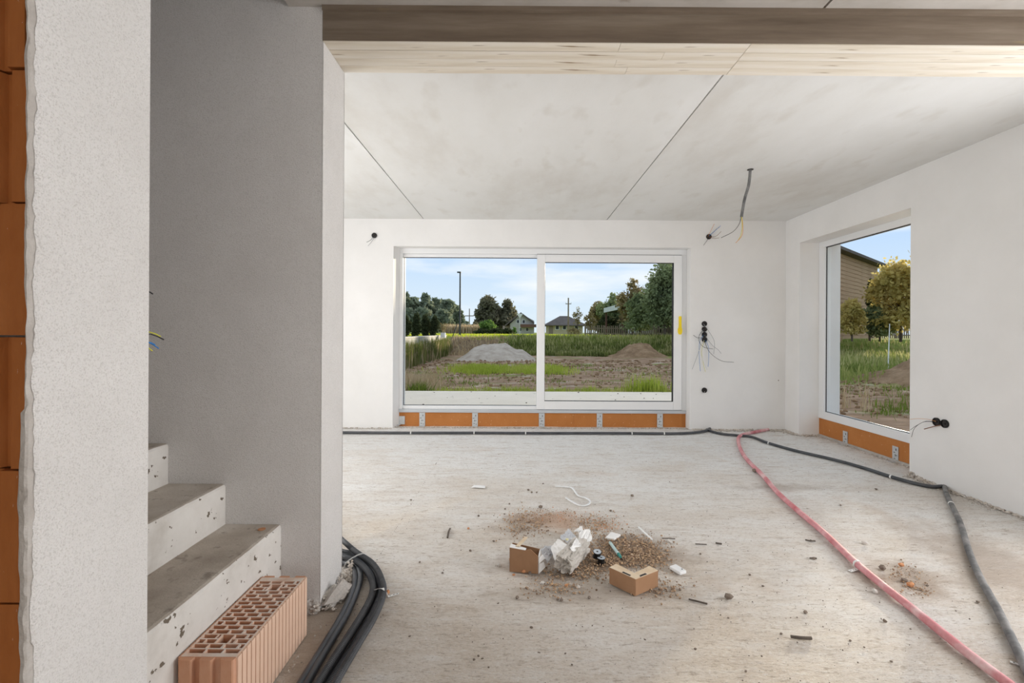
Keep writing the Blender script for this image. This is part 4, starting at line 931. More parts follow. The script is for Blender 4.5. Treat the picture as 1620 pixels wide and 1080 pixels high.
def cover(x, y):
    n = noise.noise(Vector((x * .55, y * 1.1, 11))); n2 = noise.noise(Vector((x * 1.7, y * 4.5, 17)))
    dirt = Vector((.23, .145, .09)).lerp(Vector((.40, .285, .20)), min(1, max(0, .5 + n2 * 1.1)))
    dirt = dirt.lerp(Vector((.48, .41, .34)), sstep(.28, .55, n2 + n * .35))
    grass = Vector((.16, .20, .045)); c = dirt.lerp(grass, sstep(.18, .42, n + .1 * n2) * .7)
    b = bank_y(x); k = sstep(b - .8, b + .2, y); c = c.lerp(Vector((.13, .17, .04)) if x > -1 else Vector((.20, .15, .10)), k)
    k = sstep(b + 2.2, b + 3.2, y); c = c.lerp(Vector((.50, .56, .06)), k)
    c = c.lerp(Vector((.24, .30, .07)), sstep(60, 110, y))
    if left_of_wall(x, y) > 0: c = Vector((.20, .26, .06))
    if x > 8: c = c.lerp(Vector((.17, .22, .05)), sstep(10.5, 14.5, y + n * 2) * (1 - 0) * .9)
    return c
gx = np.concatenate([np.arange(-90, -12, 6), np.arange(-12, 20, .22), np.arange(20, 50, .8), np.arange(50, 140, 6)])
gy = np.concatenate([np.arange(-6, 6.7, .4), np.arange(6.7, 33, .16), np.arange(33, 60, 1.5), np.arange(60, 300, 8)])
V = []; COL = []
for y in gy:
    for x in gx: V.append((x, y, ground_z(x, y))); COL.append((*cover(x, y), 1))
nx, ny = len(gx), len(gy); F = []
for j in range(ny - 1):
    for i in range(nx - 1):
        if gx[i] < XR + OUT - .25 and gy[j] < D + OUT - .1 and gx[i] > -30: continue
        F.append((j * nx + i, j * nx + i + 1, (j + 1) * nx + i + 1, (j + 1) * nx + i))
ground = fast('ground', V, F, vcol_mat('bare_earth_and_meadow'), smooth=True, kind='structure')
at = ground.data.color_attributes.new('cover', 'FLOAT_COLOR', 'POINT'); at.data.foreach_set('color', np.array(COL, dtype=np.float32).ravel())

# terrace slab
ty = onZ(850, 619, .03).y
tb = MB().box((-4.2, D + OUT + .002, -.16), (XR + OUT + .6, ty, .03))
tb.build('terrace', mat('dusty_terrace_concrete', [(.78, .69, .58), (.86, .77, .66)], .95, 2.5, 8, bump=.4, bscale=60, spots=(.30, .25, .2), spot_scale=7, spot_lo=.70, spot_hi=.74), kind='structure')
mb = MB()
for i in range(36): r = R.uniform(.008, .025); mb.rock((R.uniform(-3, 3.5), R.uniform(7, ty), .03 + r * .3), r, .5)
mb.build('terrace_crumbs', M['stone_dark'], label='dark crumbs scattered on the pale terrace slab outside', cat='rubble', kind='stuff')

# mounds
def mound(name, px0, px1, pybase, prof, depth, m, lab, seed, rough=.05, Yc=None):
    a = onZ(px0, pybase, GZ); b = onZ(px1, pybase, GZ); Yc = a.y + depth * .45; xa, xb = onY(px0, 530, a.y).x, onY(px1, 530, a.y).x
    n, k = 90, 50; vs = []; fs = []
    for j in range(k + 1):
        v = j / k; y = a.y + depth * v; sv = math.sin(PI * v) ** .8
        for i in range(n + 1):
            u = i / n; x = xa + (xb - xa) * u
            px = px0 + (px1 - px0) * u; h = 0
            for (q0, h0), (q1, h1) in zip(prof[:-1], prof[1:]):
                if q0 <= px <= q1: h = h0 + (h1 - h0) * (px - q0) / (q1 - q0)
            top = CAMH - (h - 524) * (a.y + depth * .5) / FOC - GZ
            z = GZ - .03 + max(0, top) * sv * 1.0 + rough * (noise.noise(Vector((x * 1.6, y * 1.6, seed))) + .5 * noise.noise(Vector((x * 5, y * 5, seed))) + .25 * noise.noise(Vector((x * 13, y * 13, seed)))) * min(1, max(0, top) * 3) * sv
            vs.append((x, y, z))
    F = [(j * (n + 1) + i, j * (n + 1) + i + 1, (j + 1) * (n + 1) + i + 1, (j + 1) * (n + 1) + i) for j in range(k) for i in range(n)]
    return fast(name, vs, F, m, origin=((xa + xb) / 2, a.y + depth / 2, GZ), smooth=True, label=lab, cat='mound')
gm = mat('grey_gravel', [(.33, .275, .225), (.44, .38, .32), (.53, .465, .40)], 1, 2.5, 9, bump=.8, bscale=14, bdetail=8, dist=.04)
mound('gravel_mound', 700, 860, 571, [(700, 572), (712, 568), (730, 558), (745, 547), (760, 543.5), (768, 544), (778, 541.5), (798, 541), (806, 545), (815, 550), (828, 552), (845, 562), (860, 572)], 4.6, gm, 'large pale grey gravel mound on the building plot outside', 3, .05)
dm = mat('brown_earth', [(.17, .105, .06), (.26, .17, .10), (.36, .25, .155)], 1, 2.5, 9, bump=1, bscale=9, bdetail=8, dist=.08)
mound('earth_mound', 958, 1082, 567, [(958, 568), (975, 560), (990, 556), (1000, 552), (1008, 544), (1020, 541), (1032, 540.5), (1043, 545), (1055, 553), (1068, 559), (1082, 566)], 4.0, dm, 'brown earth mound in front of the grassy bank outside the sliding door', 6, .16)
a = onZ(1392, 590, GZ)
def lowmound(x0, x1, y0, y1, h, seed, lab):
    n, k = 50, 40; vs = []
    for j in range(k + 1):
        for i in range(n + 1):
            u, v = i / n, j / k; x = x0 + (x1 - x0) * u; y = y0 + (y1 - y0) * v; s = math.sin(PI * u) * math.sin(PI * v)
            vs.append((x, y, GZ - .1 + h * s ** .7 * (1 + .5 * noise.noise(Vector((x * .7, y * .7, seed)))) + .16 * s * noise.noise(Vector((x * 3, y * 3, seed))) + .08 * s * noise.noise(Vector((x * 8, y * 8, seed)))))
    fast('earth_mound', vs, [(j * (n + 1) + i, j * (n + 1) + i + 1, (j + 1) * (n + 1) + i + 1, (j + 1) * (n + 1) + i) for j in range(k) for i in range(n)], dm, origin=((x0 + x1) / 2, (y0 + y1) / 2, GZ), smooth=True, label=lab, cat='mound')
lowmound(9.6, 15.5, 11.4, 15.0, .85, 2, 'brown earth mound at the right side of the corner window view')
lowmound(6.6, 11, 8.4, 10.0, .30, 12, 'low ridge of rutted brown earth outside the corner window')

# grass: blades with real width
GR = {}
def blade_mat(k, stops, sc=.7): GR[k] = mat('grass_' + k, stops, 1, sc, 5, coords='Object', spec=.05, trans=.35)
blade_mat('lime', [(.30, .38, .05), (.42, .50, .08), (.55, .55, .16)], 1.2); blade_mat('green', [(.10, .15, .03), (.20, .27, .05), (.36, .40, .10)], .8); blade_mat('dry', [(.38, .27, .15), (.55, .43, .28), (.62, .52, .36)], 2)
blade_mat('olive', [(.12, .16, .04), (.27, .32, .09), (.48, .46, .19)], .9); blade_mat('pale', [(.38, .38, .15), (.50, .48, .22), (.62, .56, .32)], 1.0); blade_mat('dark', [(.07, .09, .03), (.14, .17, .05), (.24, .23, .09)], 1.0); blade_mat('field', [(.50, .56, .05), (.60, .64, .07), (.66, .66, .12)], .3)
def blades(name, pts, hmin, hmax, wd, m, lab, lean=.35, cat='grass', ground_fn=ground_z):
    P = np.array([(x, y, ground_fn(x, y) - .01) for x, y in pts]); n = len(P)
    h = RN.uniform(hmin, hmax, n) * RN.uniform(.6, 1, n); a = RN.uniform(0, 2 * np.pi, n); l = RN.normal(0, lean, n) * h; a2 = RN.uniform(0, 2 * np.pi, n)
    s = np.stack([np.cos(a), np.sin(a), 0 * a], 1) * (wd * RN.uniform(.6, 1.3, n))[:, None] / 2
    d = np.stack([np.cos(a2) * l, np.sin(a2) * l, h], 1); mid = P + d * np.array([.4, .4, .55])
    Vv = np.stack([P - s, P + s, mid + s * .8, mid - s * .8, P + d], 1).reshape(-1, 3)
    k = np.arange(n)[:, None] * 5; F = np.concatenate([k + np.array([[0, 1, 2]]), k + np.array([[0, 2, 3]]), k + np.array([[3, 2, 4]])])
    o = fast(name, Vv, F, GR[m], origin=(float(P[:, 0].mean()), float(P[:, 1].mean()), float(P[:, 2].min())), label=lab, cat=cat, kind='stuff'); return o
U = R.uniform
def tufts(n, fx, fy, spread, per):
    out = []
    for _ in range(n):
        x, y = fx(), fy(); s = spread * U(.5, 1.3); out += [(x + R.gauss(0, s), y + R.gauss(0, s * .7)) for _ in range(int(per * U(.5, 1.4)))]
    return out
clean = lambda pts, y0=None: [(x, y) for x, y in pts if not (5.0 < x < 9.6 and 21.8 < y < 26.6 and abs(x - 7.1) < 2.2) and not (x < XR + OUT + .1 and y < (y0 or ty + .02)) and left_of_wall(x, y) < -.05]
blades('verge_grass', clean(tufts(150, lambda: U(-1.6, 3.6), lambda: ty + U(.05, .7), .14, 42)), .06, .26, .012, 'lime', 'bright green grass verge along the far edge of the terrace')
blades('verge_grass', clean(tufts(40, lambda: U(-1.6, 3.6), lambda: ty + U(.1, .9), .12, 30)), .06, .24, .012, 'dry', 'straw coloured grass mixed in the terrace verge')
x0 = onY(1000, 600, ty + .6).x
blades('tall_grass_tuft', clean(tufts(9, lambda: x0 + U(-.35, .5), lambda: ty + U(.15, .6), .12, 60)), .25, .62, .014, 'lime', 'tall lime green grass tuft beside the terrace edge on the right', .3)
blades('dry_weeds', clean(tufts(42, lambda: U(-2.9, -1.7), lambda: ty + U(.0, 2.2), .14, 55)), .2, .62, .011, 'dry', 'dry straw coloured weeds at the left end of the terrace', .35)
blades('green_weed', clean(tufts(7, lambda: U(-2.25, -1.9), lambda: ty + U(.1, .5), .12, 60)), .15, .38, .018, 'green', 'green weed clump among the dry weeds left of the terrace', .4)
blades('plot_grass', clean(tufts(100, lambda: U(-4, 10), lambda: U(11, 19.5), .4, 40)), .04, .16, .02, 'green', 'sparse green grass growing on the bare earth plot')
blades('plot_grass', clean(tufts(110, lambda: U(-2.0, 1.6), lambda: U(15.5, 18.4), .4, 55)), .08, .28, .022, 'lime', 'light green grass strip in front of the gravel mound')
blades('dead_stalks', clean(tufts(110, lambda: U(-4, 10), lambda: U(10.5, 18), .3, 20)), .03, .10, .02, 'dry', 'dead straw stalks on the bare earth plot', .8)
blades('bank_grass', clean([(U(-.5, 15), 27.2 + U(0, 3.6)) for _ in range(13000)]), .12, .36, .045, 'olive', 'long green grass on the bank behind the plot', .3)
blades('bank_grass', clean([(U(-.8, 15), 27.0 + U(0, 2.6)) for _ in range(6500)]), .2, .48, .045, 'dark', 'dark weeds at the foot of the grassy bank', .3)
blades('bank_grass', clean([(U(-4, -.5), 27.4 + U(0, 3.2)) for _ in range(1600)]), .1, .4, .04, 'dry', 'brown dead weeds on the bank behind the gravel mound', .3)
blades('bank_grass', clean([(U(-.5, 15), 27.2 + U(0, 3.6)) for _ in range(3800)]), .2, .5, .04, 'pale', 'pale seeding grass stems mixed over the bank', .3)
blades('bank_crest_grass', clean([(U(-3, 15), 30.2 + U(0, 2.2)) for _ in range(9000)]), .05, .17, .04, 'lime', 'bright grass along the crest of the bank', .3)
blades('field_grass', [(x, y) for x, y in [(U(-9, 16), 31.5 + 22 * R.random() ** 1.6) for _ in range(16000)]], .08, .2, .08, 'field', 'yellow green meadow behind the bank', .3)
blades('side_grass', clean([(x, y) for x, y in [(U(9, 30), U(12, 27)) for _ in range(15000)] if y > 11.5 + x * .20 + 1.5 * noise.noise(Vector((x * .4, y * .4, 3)))]), .2, .55, .05, 'olive', 'long green grass outside the corner window', .3)
blades('side_grass', clean([(x, y) for x, y in [(U(9, 30), U(17, 30)) for _ in range(8000)]]), .25, .62, .05, 'pale', 'sunlit pale grass outside the corner window', .3)
blades('side_weeds', clean(tufts(12, lambda: U(5.2, 8.2), lambda: U(7.4, 10.5), .22, 50)), .06, .3, .014, 'green', 'low weeds in the ruts close outside the corner window', .4)
blades('side_stalks', clean(tufts(5, lambda: U(5.7, 6.2), lambda: U(8.2, 8.8), .06, 9)), .3, .75, .012, 'dry', 'tall dry stalks standing close outside the corner window', .2)

# garden wall with hedge plants at its foot
L0 = wa - wdir * 8; L1 = wb2
gw = MB(); nn_ = -wnorm
poly = [L0, L1, L1 + nn_ * .2, L0 + nn_ * .2]
gw.prism([(p_.x, p_.y) for p_ in poly], GZ - .1, MZ + .06)
M['garden_wall'] = mat('pale_garden_wall', [(.50, .48, .45), (.60, .58, .55)], .9, 2, bump=.2)
gwo = gw.build('garden_wall', M['garden_wall'], label='low pale retaining wall of the neighbouring garden left outside', cat='wall')
cp = [L0 - nn_ * .03, L1 - nn_ * .03 + wdir * .03, L1 + nn_ * .23 + wdir * .03, L0 + nn_ * .23]
MB().prism([(p_.x, p_.y) for p_ in cp], MZ + .06, MZ + .11).build('coping', M['garden_wall'], gwo)
pts = []
for _ in range(5200):
    t = R.random() * ((L1 - L0).length); p_ = L0 + wdir * t - nn_ * abs(R.gauss(.12, .1)); pts.append((p_.x, p_.y))
blades('wall_reeds', pts, .75, 1.28, .035, 'dark', 'tall dark green reeds growing up against the garden wall', .10, cat='plants', ground_fn=lambda x, y: GZ)
pts = []
for _ in range(1500):
    t = R.random() * ((L1 - L0).length); p_ = L0 + wdir * t - nn_ * abs(R.gauss(.15, .1)); pts.append((p_.x, p_.y))
blades('wall_reeds', pts, .6, 1.2, .03, 'dry', 'dry brown reeds mixed in along the garden wall', .12, cat='plants', ground_fn=lambda x, y: GZ)

# leafy things
LF = {}
def leaf_mat(k, stops, sc=.8, tr=.3): LF[k] = mat('leaf_' + k, stops, .9, sc, 4, spec=.15, trans=tr)
leaf_mat('forest', [(.17, .21, .16), (.25, .29, .20), (.38, .38, .26)], .15); leaf_mat('brown', [(.13, .13, .085), (.21, .20, .13), (.33, .29, .19)], .3)  # distance haze is mixed into the pale leaf colours of the wood
leaf_mat('dark', [(.035, .045, .022), (.065, .08, .036), (.11, .12, .055)], 1.6); leaf_mat('bush', [(.10, .18, .05), (.18, .29, .075), (.28, .38, .11)], .6)
leaf_mat('grey', [(.13, .17, .09), (.24, .29, .145), (.38, .42, .23)], .6); leaf_mat('autumn', [(.20, .17, .09), (.33, .27, .14), (.45, .36, .20)], .6)
leaf_mat('gold', [(.42, .36, .12), (.64, .53, .20), (.80, .67, .34)], .5, .5)
M['bark'] = mat('grey_bark', [(.07, .055, .045), (.14, .115, .095)], 1, 3, 5, (1, 1, .2))
def foliage(blobs, n, leaf, shell=.55):
    """blobs: (cx,cy,cz,rx,ry,rz) in local coordinates"""
    w_ = np.array([b[3] * b[5] for b in blobs]); w_ = w_ / w_.sum(); idx = RN.choice(len(blobs), n, p=w_); B = np.array(blobs)[idx]
    d = RN.normal(size=(n, 3)); d /= np.linalg.norm(d, axis=1)[:, None]; r = (shell + (1 - shell) * RN.random(n)) * (1 + .14 * RN.normal(size=n))
    c = B[:, :3] + d * r[:, None] * B[:, 3:]
    u = RN.normal(size=(n, 3)); u /= np.linalg.norm(u, axis=1)[:, None]; t = RN.normal(size=(n, 3)); v = np.cross(u, t); v /= np.linalg.norm(v, axis=1)[:, None]
    s = leaf * RN.uniform(.6, 1.3, n)[:, None]
    return np.stack([c - u * s, c - v * s * .55, c + u * s, c + v * s * .55], 1).reshape(-1, 3), np.arange(4 * n).reshape(-1, 4)
def tree(px, pytop, Y, hw, kind, n, leaf, name, lab, cat='tree', group=None, base=None, crown_lo=.25, blobs=7, trunk=True, aspect=1.0, shell=.45, seed=None):
    x = onY(px, 520, Y).x; zb = MZ if base is None else base; zt = onY(px, pytop, Y).z; h = zt - zb; rw = hw * Y / FOC
    o = empty(name, (x, Y, zb), lab, cat, group)
    rr = random.Random(seed if seed is not None else int(px * 7 + Y)); bl = []
    lo = h * crown_lo
    cone = False; cone = kind == 'dark' and name != 'dark_shrub' and name != 'low_hedge' or name == 'slim_conifer'
    cz, rz_ = (lo + h) / 2, (h - lo) / 2
    if not cone: rw *= 1.25
    for i in range(0 if cone else blobs + 3):
        a = rr.uniform(0, 6.28); u = rr.uniform(-1, 1); q = rr.uniform(.35, .75); cr_ = math.sqrt(1 - u * u)
        bl.append((math.cos(a) * cr_ * rw * q, math.sin(a) * cr_ * rw * q, cz + u * rz_ * q, rw * rr.uniform(.26, .48), rw * rr.uniform(.26, .48), min(rz_ * .9, rw * 1.1) * rr.uniform(.26, .48)))
    if not cone: bl.append((0, 0, cz, rw * .62, rw * .62, rz_ * .66)); bl.append((0, 0, h - rz_ * .28, rw * .36, rw * .36, rz_ * .28)); bl.append((0, 0, lo + rz_ * .35, rw * .8, rw * .8, rz_ * .35))
    for i in range(blobs if cone else 0):
        t = (i + .5) / blobs; z = lo + (h - lo) * (.12 + .76 * t); wd = rw * (math.sin(PI * (.18 + .70 * t)) ** .8); off = rw * .45 * (1 - t * .6)
        bl.append((rr.uniform(-off, off), rr.uniform(-off, off), z, wd * rr.uniform(.55, .85), wd * rr.uniform(.55, .85), (h - lo) * rr.uniform(.15, .24)))
    if cone: bl.append((0, 0, h - (h - lo) * .16, rw * .45, rw * .45, (h - lo) * .16))
    Vv, F = foliage(bl, n, leaf, shell); Vv[:, 2] = np.maximum(Vv[:, 2], .02)
    fast('crown', Vv + np.array([x, Y, zb]), F, LF[kind], o, (x, Y, zb + lo), False)
    if trunk:
        tb_ = MB(); r0 = max(.05, h * .018); top = Vector((x + rr.uniform(-.1, .1) * rw, Y, zb + h * .8))
        tb_.tube([Vector((x, Y, zb - .1)), Vector((x, Y, zb + h * .35)), top], lambda i: r0 * (1, .7, .25)[i], 7)
        for i in range(6):
            z = zb + h * rr.uniform(.25, .65); a = rr.uniform(0, 6.28); e_ = Vector((x + math.cos(a) * rw * .7, Y + math.sin(a) * rw * .7, z + h * .18))
            tb_.tube([Vector((x, Y, z)), (Vector((x, Y, z)) + e_) / 2 + Vector((0, 0, .03 * h)), e_], lambda i: r0 * (.4, .25, .1)[i], 5)
        tb_.build('trunk', M['bark'], o)
    return o
# wooded hill on the left horizon
for i, (px, top, Y, hw) in enumerate([(622, 452, 128, 20), (641, 462, 124, 15), (655, 470, 132, 15), (673, 465, 126, 14), (690, 471, 130, 15), (705, 473, 126, 14), (718, 481, 130, 13), (727, 492, 126, 9), (665, 486, 118, 18), (700, 490, 118, 18), (640, 488, 118, 18)]):
    tree(px, top, Y, hw, 'forest', 2600, .75, 'forest_tree', ['tall hazy green tree, leftmost on the left horizon, mostly behind the door frame', 'hazy green tree second from the left on the wooded horizon', 'hazy green tree third from the left on the wooded horizon', 'highest rounded tree in the middle of the wooded horizon', 'hazy green tree right of the highest tree of the wood', 'hazy green tree left of the lamp post in the wood', 'lower wood tree directly behind the lamp post', 'rightmost low tree of the wood, right of the lamp post', 'lower front tree in the middle of the wood above the conifers', 'lower front tree of the wood near the lamp post', 'lower front tree at the left edge of the wood'][i], group='wood on the left horizon', crown_lo=.05, blobs=9)
tree(768, 469, 102, 19, 'brown', 3600, .42, 'broadleaf_tree', 'dark round brownish tree behind the green bush, left of the gabled house', crown_lo=.08, blobs=8)
tree(803, 473, 104, 19, 'brown', 3400, .42, 'broadleaf_tree', 'brownish domed tree rising directly behind the gabled house', crown_lo=.08, blobs=8)
tree(786, 484, 106, 14, 'brown', 2200, .42, 'broadleaf_tree', 'lower brown tree filling the gap between the two domed trees', crown_lo=.05, blobs=7)
tree(773, 506, 70, 15, 'bush', 2600, .2, 'round_bush', 'bright green round bush at the far edge of the meadow', 'bush', crown_lo=.0, blobs=6, trunk=False)
for k, (px, hw) in enumerate([(762, 12), (785, 14), (803, 11)]):
    tree(px, 519, 68, hw, 'dark', 900, .16, 'low_hedge', ['dark low hedge at the left under the green bush', 'dark low hedge between the green bush and the gabled house', 'dark low hedge at the foot of the gabled house'][k], 'hedge', crown_lo=0, blobs=5, trunk=False)
tree(738, 507, 90, 9, 'forest', 700, .3, 'distant_bush', 'small hazy bush right of the lamp post', 'bush', crown_lo=0, blobs=4, trunk=False)
tree(752, 509, 92, 10, 'brown', 700, .3, 'distant_bush', 'brownish low bush left of the green bush', 'bush', crown_lo=0, blobs=4, trunk=False)
for k, px in enumerate((642, 657.5, 673, 688)):
    tree(px, (498, 496, 497, 499)[k], 25.6, (9.5, 9, 10, 9)[k], 'dark', 3400, .045, 'columnar_conifer', ['leftmost of the four dark conifers behind the garden wall', 'second of the four dark conifers from the left behind the garden wall', 'third of the four dark conifers from the left behind the garden wall', 'rightmost of the four dark conifers, beside the potted shrub'][k], 'conifer', 'conifers behind the garden wall', crown_lo=.0, blobs=7, trunk=False, shell=.5)
# potted shrub on the wall end
p = onY(701, 534, 26.0); z0 = MZ + .0
pot = empty('planter', (p.x, 26.0, MZ), 'pale square planter with a sparse shrub at the end of the garden wall', 'planter')
MB().box((p.x - .12, 25.88, MZ - .0), (p.x + .12, 26.12, onY(701, 526, 26).z)).build('pot', M['plaster'], pot)
zt = onY(701, 526, 26).z
Vv, F = foliage([(p.x, 26, zt + .28, .26, .24, .28)], 260, .04, .2); fast('foliage', Vv, F, LF['autumn'], pot, (p.x, 26, zt))
# maize strip
blades('maize', [(U(onY(703, 520, 76).x, onY(764, 520, 76).x), U(74, 79)) for _ in range(2600)], 1.3, 1.75, .16, 'dry', 'tan maize strip at the far side of the meadow', .12, cat='maize')
GR['dry']

# right hand trees
tree(1052, 408, 31, 36, 'grey', 11000, .11, 'large_tree', 'tall airy grey green tree at the right edge of the sliding door view', crown_lo=.12, blobs=13, shell=.3)
tree(1000, 440, 37, 22, 'autumn', 4200, .12, 'autumn_tree', 'reddish autumn tree left of the tall grey green tree', crown_lo=.15, blobs=9, shell=.3)
tree(1012, 462, 34, 26, 'grey', 5200, .11, 'broadleaf_tree', 'green tree right behind the carport', crown_lo=.12, blobs=9)
tree(970, 462, 50, 20, 'grey', 4200, .15, 'broadleaf_tree', 'green tree behind the left end of the carport', crown_lo=.1, blobs=9)
tree(946, 475, 52, 15, 'autumn', 3200, .14, 'autumn_tree', 'brown autumn tree at the left end of the picket fence', crown_lo=.1, blobs=8)
tree(934, 492, 48, 10, 'autumn', 700, .11, 'sparse_tree', 'low sparse autumn tree just right of the yellow house', crown_lo=.2, blobs=6, shell=.2)
tree(914, 483, 46, 9, 'autumn', 330, .09, 'sparse_tree', 'thin nearly bare tree in front of the yellow house', crown_lo=.3, blobs=6, shell=.2)
tree(1000, 492, 44, 22, 'dark', 4200, .14, 'dark_shrub', 'dark shrub mass behind the carport and car', 'shrub', crown_lo=0, blobs=8, trunk=False)
tree(1045, 486, 42, 26, 'dark', 5200, .14, 'dark_shrub', 'dark shrub mass behind the right part of the picket fence', 'shrub', crown_lo=0, blobs=8, trunk=False)
for k, (px, tp, Yq, hw_) in enumerate([(958, 497, 47, 14), (980, 500, 46.5, 15), (1022, 490, 46, 18), (1066, 484, 45, 22)]):  # shrubs added as dark masses in place of the shade behind the fence
    tree(px, tp, Yq, hw_, 'dark', 2800, .13, 'dark_shrub', ['dark shrub at the left end behind the carport', 'dark shrub in the shade right behind the white car', 'dark shrub behind the middle of the picket fence', 'dark tall shrub at the right edge of the sliding door view'][k], 'shrub', crown_lo=0, blobs=8, trunk=False)
tree(908, 518, 44, 13, 'autumn', 700, .07, 'low_shrub', 'low reddish shrub in front of the yellow house', 'shrub', crown_lo=0, blobs=4, trunk=False)
# outside the corner window
tree(1425, 415, 26, 44, 'gold', 9500, .11, 'golden_tree', 'golden backlit tree at the right of the corner window view', crown_lo=.10, blobs=12, shell=.35)
tree(1470, 380, 24, 50, 'gold', 7000, .12, 'golden_tree', 'second golden tree standing further right beyond the corner window', crown_lo=.12, blobs=12, shell=.35)
tree(1392, 478, 27, 24, 'grey', 3600, .10, 'green_tree', 'lower green tree at the right end of the brown house', crown_lo=.08, blobs=8)
tree(1348, 470, 26.5, 20, 'gold', 2600, .10, 'green_tree', 'yellow green tree in front of the brown house', crown_lo=.10, blobs=8)
tree(1376, 440, 29, 7, 'dark', 1500, .09, 'slim_conifer', 'slim dark conifer in front of the brown house', 'conifer', crown_lo=.05, blobs=7)
for k, (px, top, Y, hw) in enumerate([(1090, 430, 36, 36), (1150, 440, 38, 34), (1210, 420, 36, 34), (1265, 440, 38, 34)]):
    tree(px, top, Y, hw, 'grey', 2600, .18, 'broadleaf_tree', ['first', 'second', 'third', 'fourth'][k] + ' tree rightward in the row behind the fence, past the sliding door view', crown_lo=.1, blobs=9, group='trees behind the wall between the windows')

# poles
def pole(px, pytop, Y, r, name, lab, cat, m, base=MZ):
    x = onY(px, 520, Y).x; zt = onY(px, pytop, Y).z; o = empty(name, (x, Y, base), lab, cat)
    MB().cyl((x, Y, base - .1), (0, 0, 1), r, zt - base + .1, 10, r * .75).build('pole', m, o); return o, x, zt
M['dark_metal'] = mat('dark_grey_metal', [(.055, .06, .065)], .5, metal=.2); M['weathered'] = mat('weathered_wood', [(.14, .11, .09), (.26, .21, .17)], .95, 3, 5, (1, 1, .3))
o, x, zt = pole(727.5, 431, 33, .065, 'street_lamp', 'tall dark street lamp post standing in the meadow', 'street lamp', M['dark_metal'])
MB().box((x - .20, 32.9, zt - .02), (x + .06, 33.1, zt + .06)).build('lamp_head', M['dark_metal'], o)
MB().box((x - .11, 32.93, MZ), (x + .11, 33.07, MZ + .12)).build('base', M['dark_metal'], o)
a = onY(716, 535, 30.5); b = onY(723, 513, 30.5); MB().tube([Vector((a.x, 30.5, MZ)), b], .03, 6).build('leaning_stake', M['dark_metal'], label='dark stake leaning beside the street lamp', cat='stake')
o, x, zt = pole(742.5, 488, 120, .14, 'utility_pole', 'distant utility pole between the wood and the brown trees', 'utility pole', M['weathered'])
MB().box((x - 1.1, 119.9, zt - 1.9), (x + 1.1, 120.1, zt - 1.7)).build('crossarm', M['weathered'], o)
o, x, zt = pole(899, 471, 62, .11, 'utility_pole', 'utility pole with crossarm in front of the yellow house', 'utility pole', M['weathered'])
MB().box((x - .36, 61.9, onY(899, 481, 62).z), (x + .36, 62.1, onY(899, 480, 62).z)).build('crossarm', M['weathered'], o)
for s in (-.33, 0, .33): MB().cyl((x + s, 62, onY(899, 480, 62).z), (0, 0, 1), .035, .16, 6).build('insulator', M['white_frame'], o)
o, x, zt = pole(822.3, 502, 40, .03, 'traffic_sign', 'triangular traffic sign seen from behind in front of the gabled house', 'traffic sign', M['zinc'])
za, zc = onY(822, 496, 40).z, onY(822, 503.5, 40).z; wd = 5 * 40 / FOC
MB().add([(x - wd, 39.94, za), (x + wd, 39.94, za), (x, 39.94, zc), (x - wd, 39.97, za), (x + wd, 39.97, za), (x, 39.97, zc)], [(0, 2, 1), (3, 4, 5), (0, 1, 4, 3), (1, 2, 5, 4), (2, 0, 3, 5)]).build('sign_plate', M['zinc'], o)

# houses
M['house_wall'] = mat('white_house_render', [(.46, .45, .43), (.54, .53, .50)], .9, .8); M['roof_dark'] = mat('dark_roof_tiles', [(.09, .075, .07), (.14, .12, .11)], .85, 1, bump=.4, bscale=6)
M['yellow_wall'] = mat('yellow_house_render', [(.46, .40, .27), (.54, .47, .32)], .9, .8); M['window_dark'] = mat('dark_window', [(.04, .045, .055)], .2)
M['barn_board'] = mat('brown_house_boards', [(.36, .235, .15), (.46, .31, .20), (.55, .40, .28)], .9, .5, 8, (1, 1, 14), bump=.6, bscale=3, bstretch=(.1, .1, 9), dist=.03)
Y = 92; hx0, hx1 = onY(807, 520, Y).x, onY(845, 520, Y).x; zb = MZ - .2; ze = onY(820, 512, Y).z; zr = onY(823, 494, Y).z; xm = onY(824, 500, Y).x
hs = empty('gabled_house', ((hx0 + hx1) / 2, Y, zb), 'white gabled house with dark roof and brown balcony beyond the meadow', 'house')
MB().add([(hx0, Y, zb), (hx1, Y, zb), (hx1, Y, ze + .6), (xm, Y, zr - .25), (hx0, Y, ze), (hx0, Y + 9, zb), (hx1, Y + 9, zb), (hx1, Y + 9, ze + .6), (xm, Y + 9, zr - .25), (hx0, Y + 9, ze)],
         [(0, 1, 2, 3, 4), (9, 8, 7, 6, 5), (1, 6, 7, 2), (0, 4, 9, 5), (0, 5, 6, 1), (2, 7, 8, 3), (3, 8, 9, 4)]).build('walls', M['house_wall'], hs)
for xa, xb_, z1_ in ((onY(799, 514, Y).x, xm, onY(799, 513.5, Y).z), (onY(845, 510, Y).x, xm, onY(845, 509.5, Y).z)):
    v = [(xa, Y - .7, z1_), (xm, Y - .7, zr), (xm, Y + 9.5, zr), (xa, Y + 9.5, z1_)]; v2 = [(a_, b_, c_ - .3) for a_, b_, c_ in v]
    MB().add(v + v2, [(0, 1, 2, 3), (7, 6, 5, 4), (0, 4, 5, 1), (1, 5, 6, 2), (2, 6, 7, 3), (3, 7, 4, 0)]).build('roof_slope', M['roof_dark'], hs)
for px, py in ((819.5, 508.5), (828.5, 508.5), (823, 521), (834, 521)):
    q = onY(px, py, Y); f_ = MB().box((q.x - .3, Y - .05, q.z - .35), (q.x + .3, Y + .02, q.z + .35)).build('window', M['white_frame'], hs); MB().box((q.x - .22, Y - .07, q.z - .28), (q.x + .22, Y - .05, q.z + .28)).build('pane', M['window_dark'], f_)
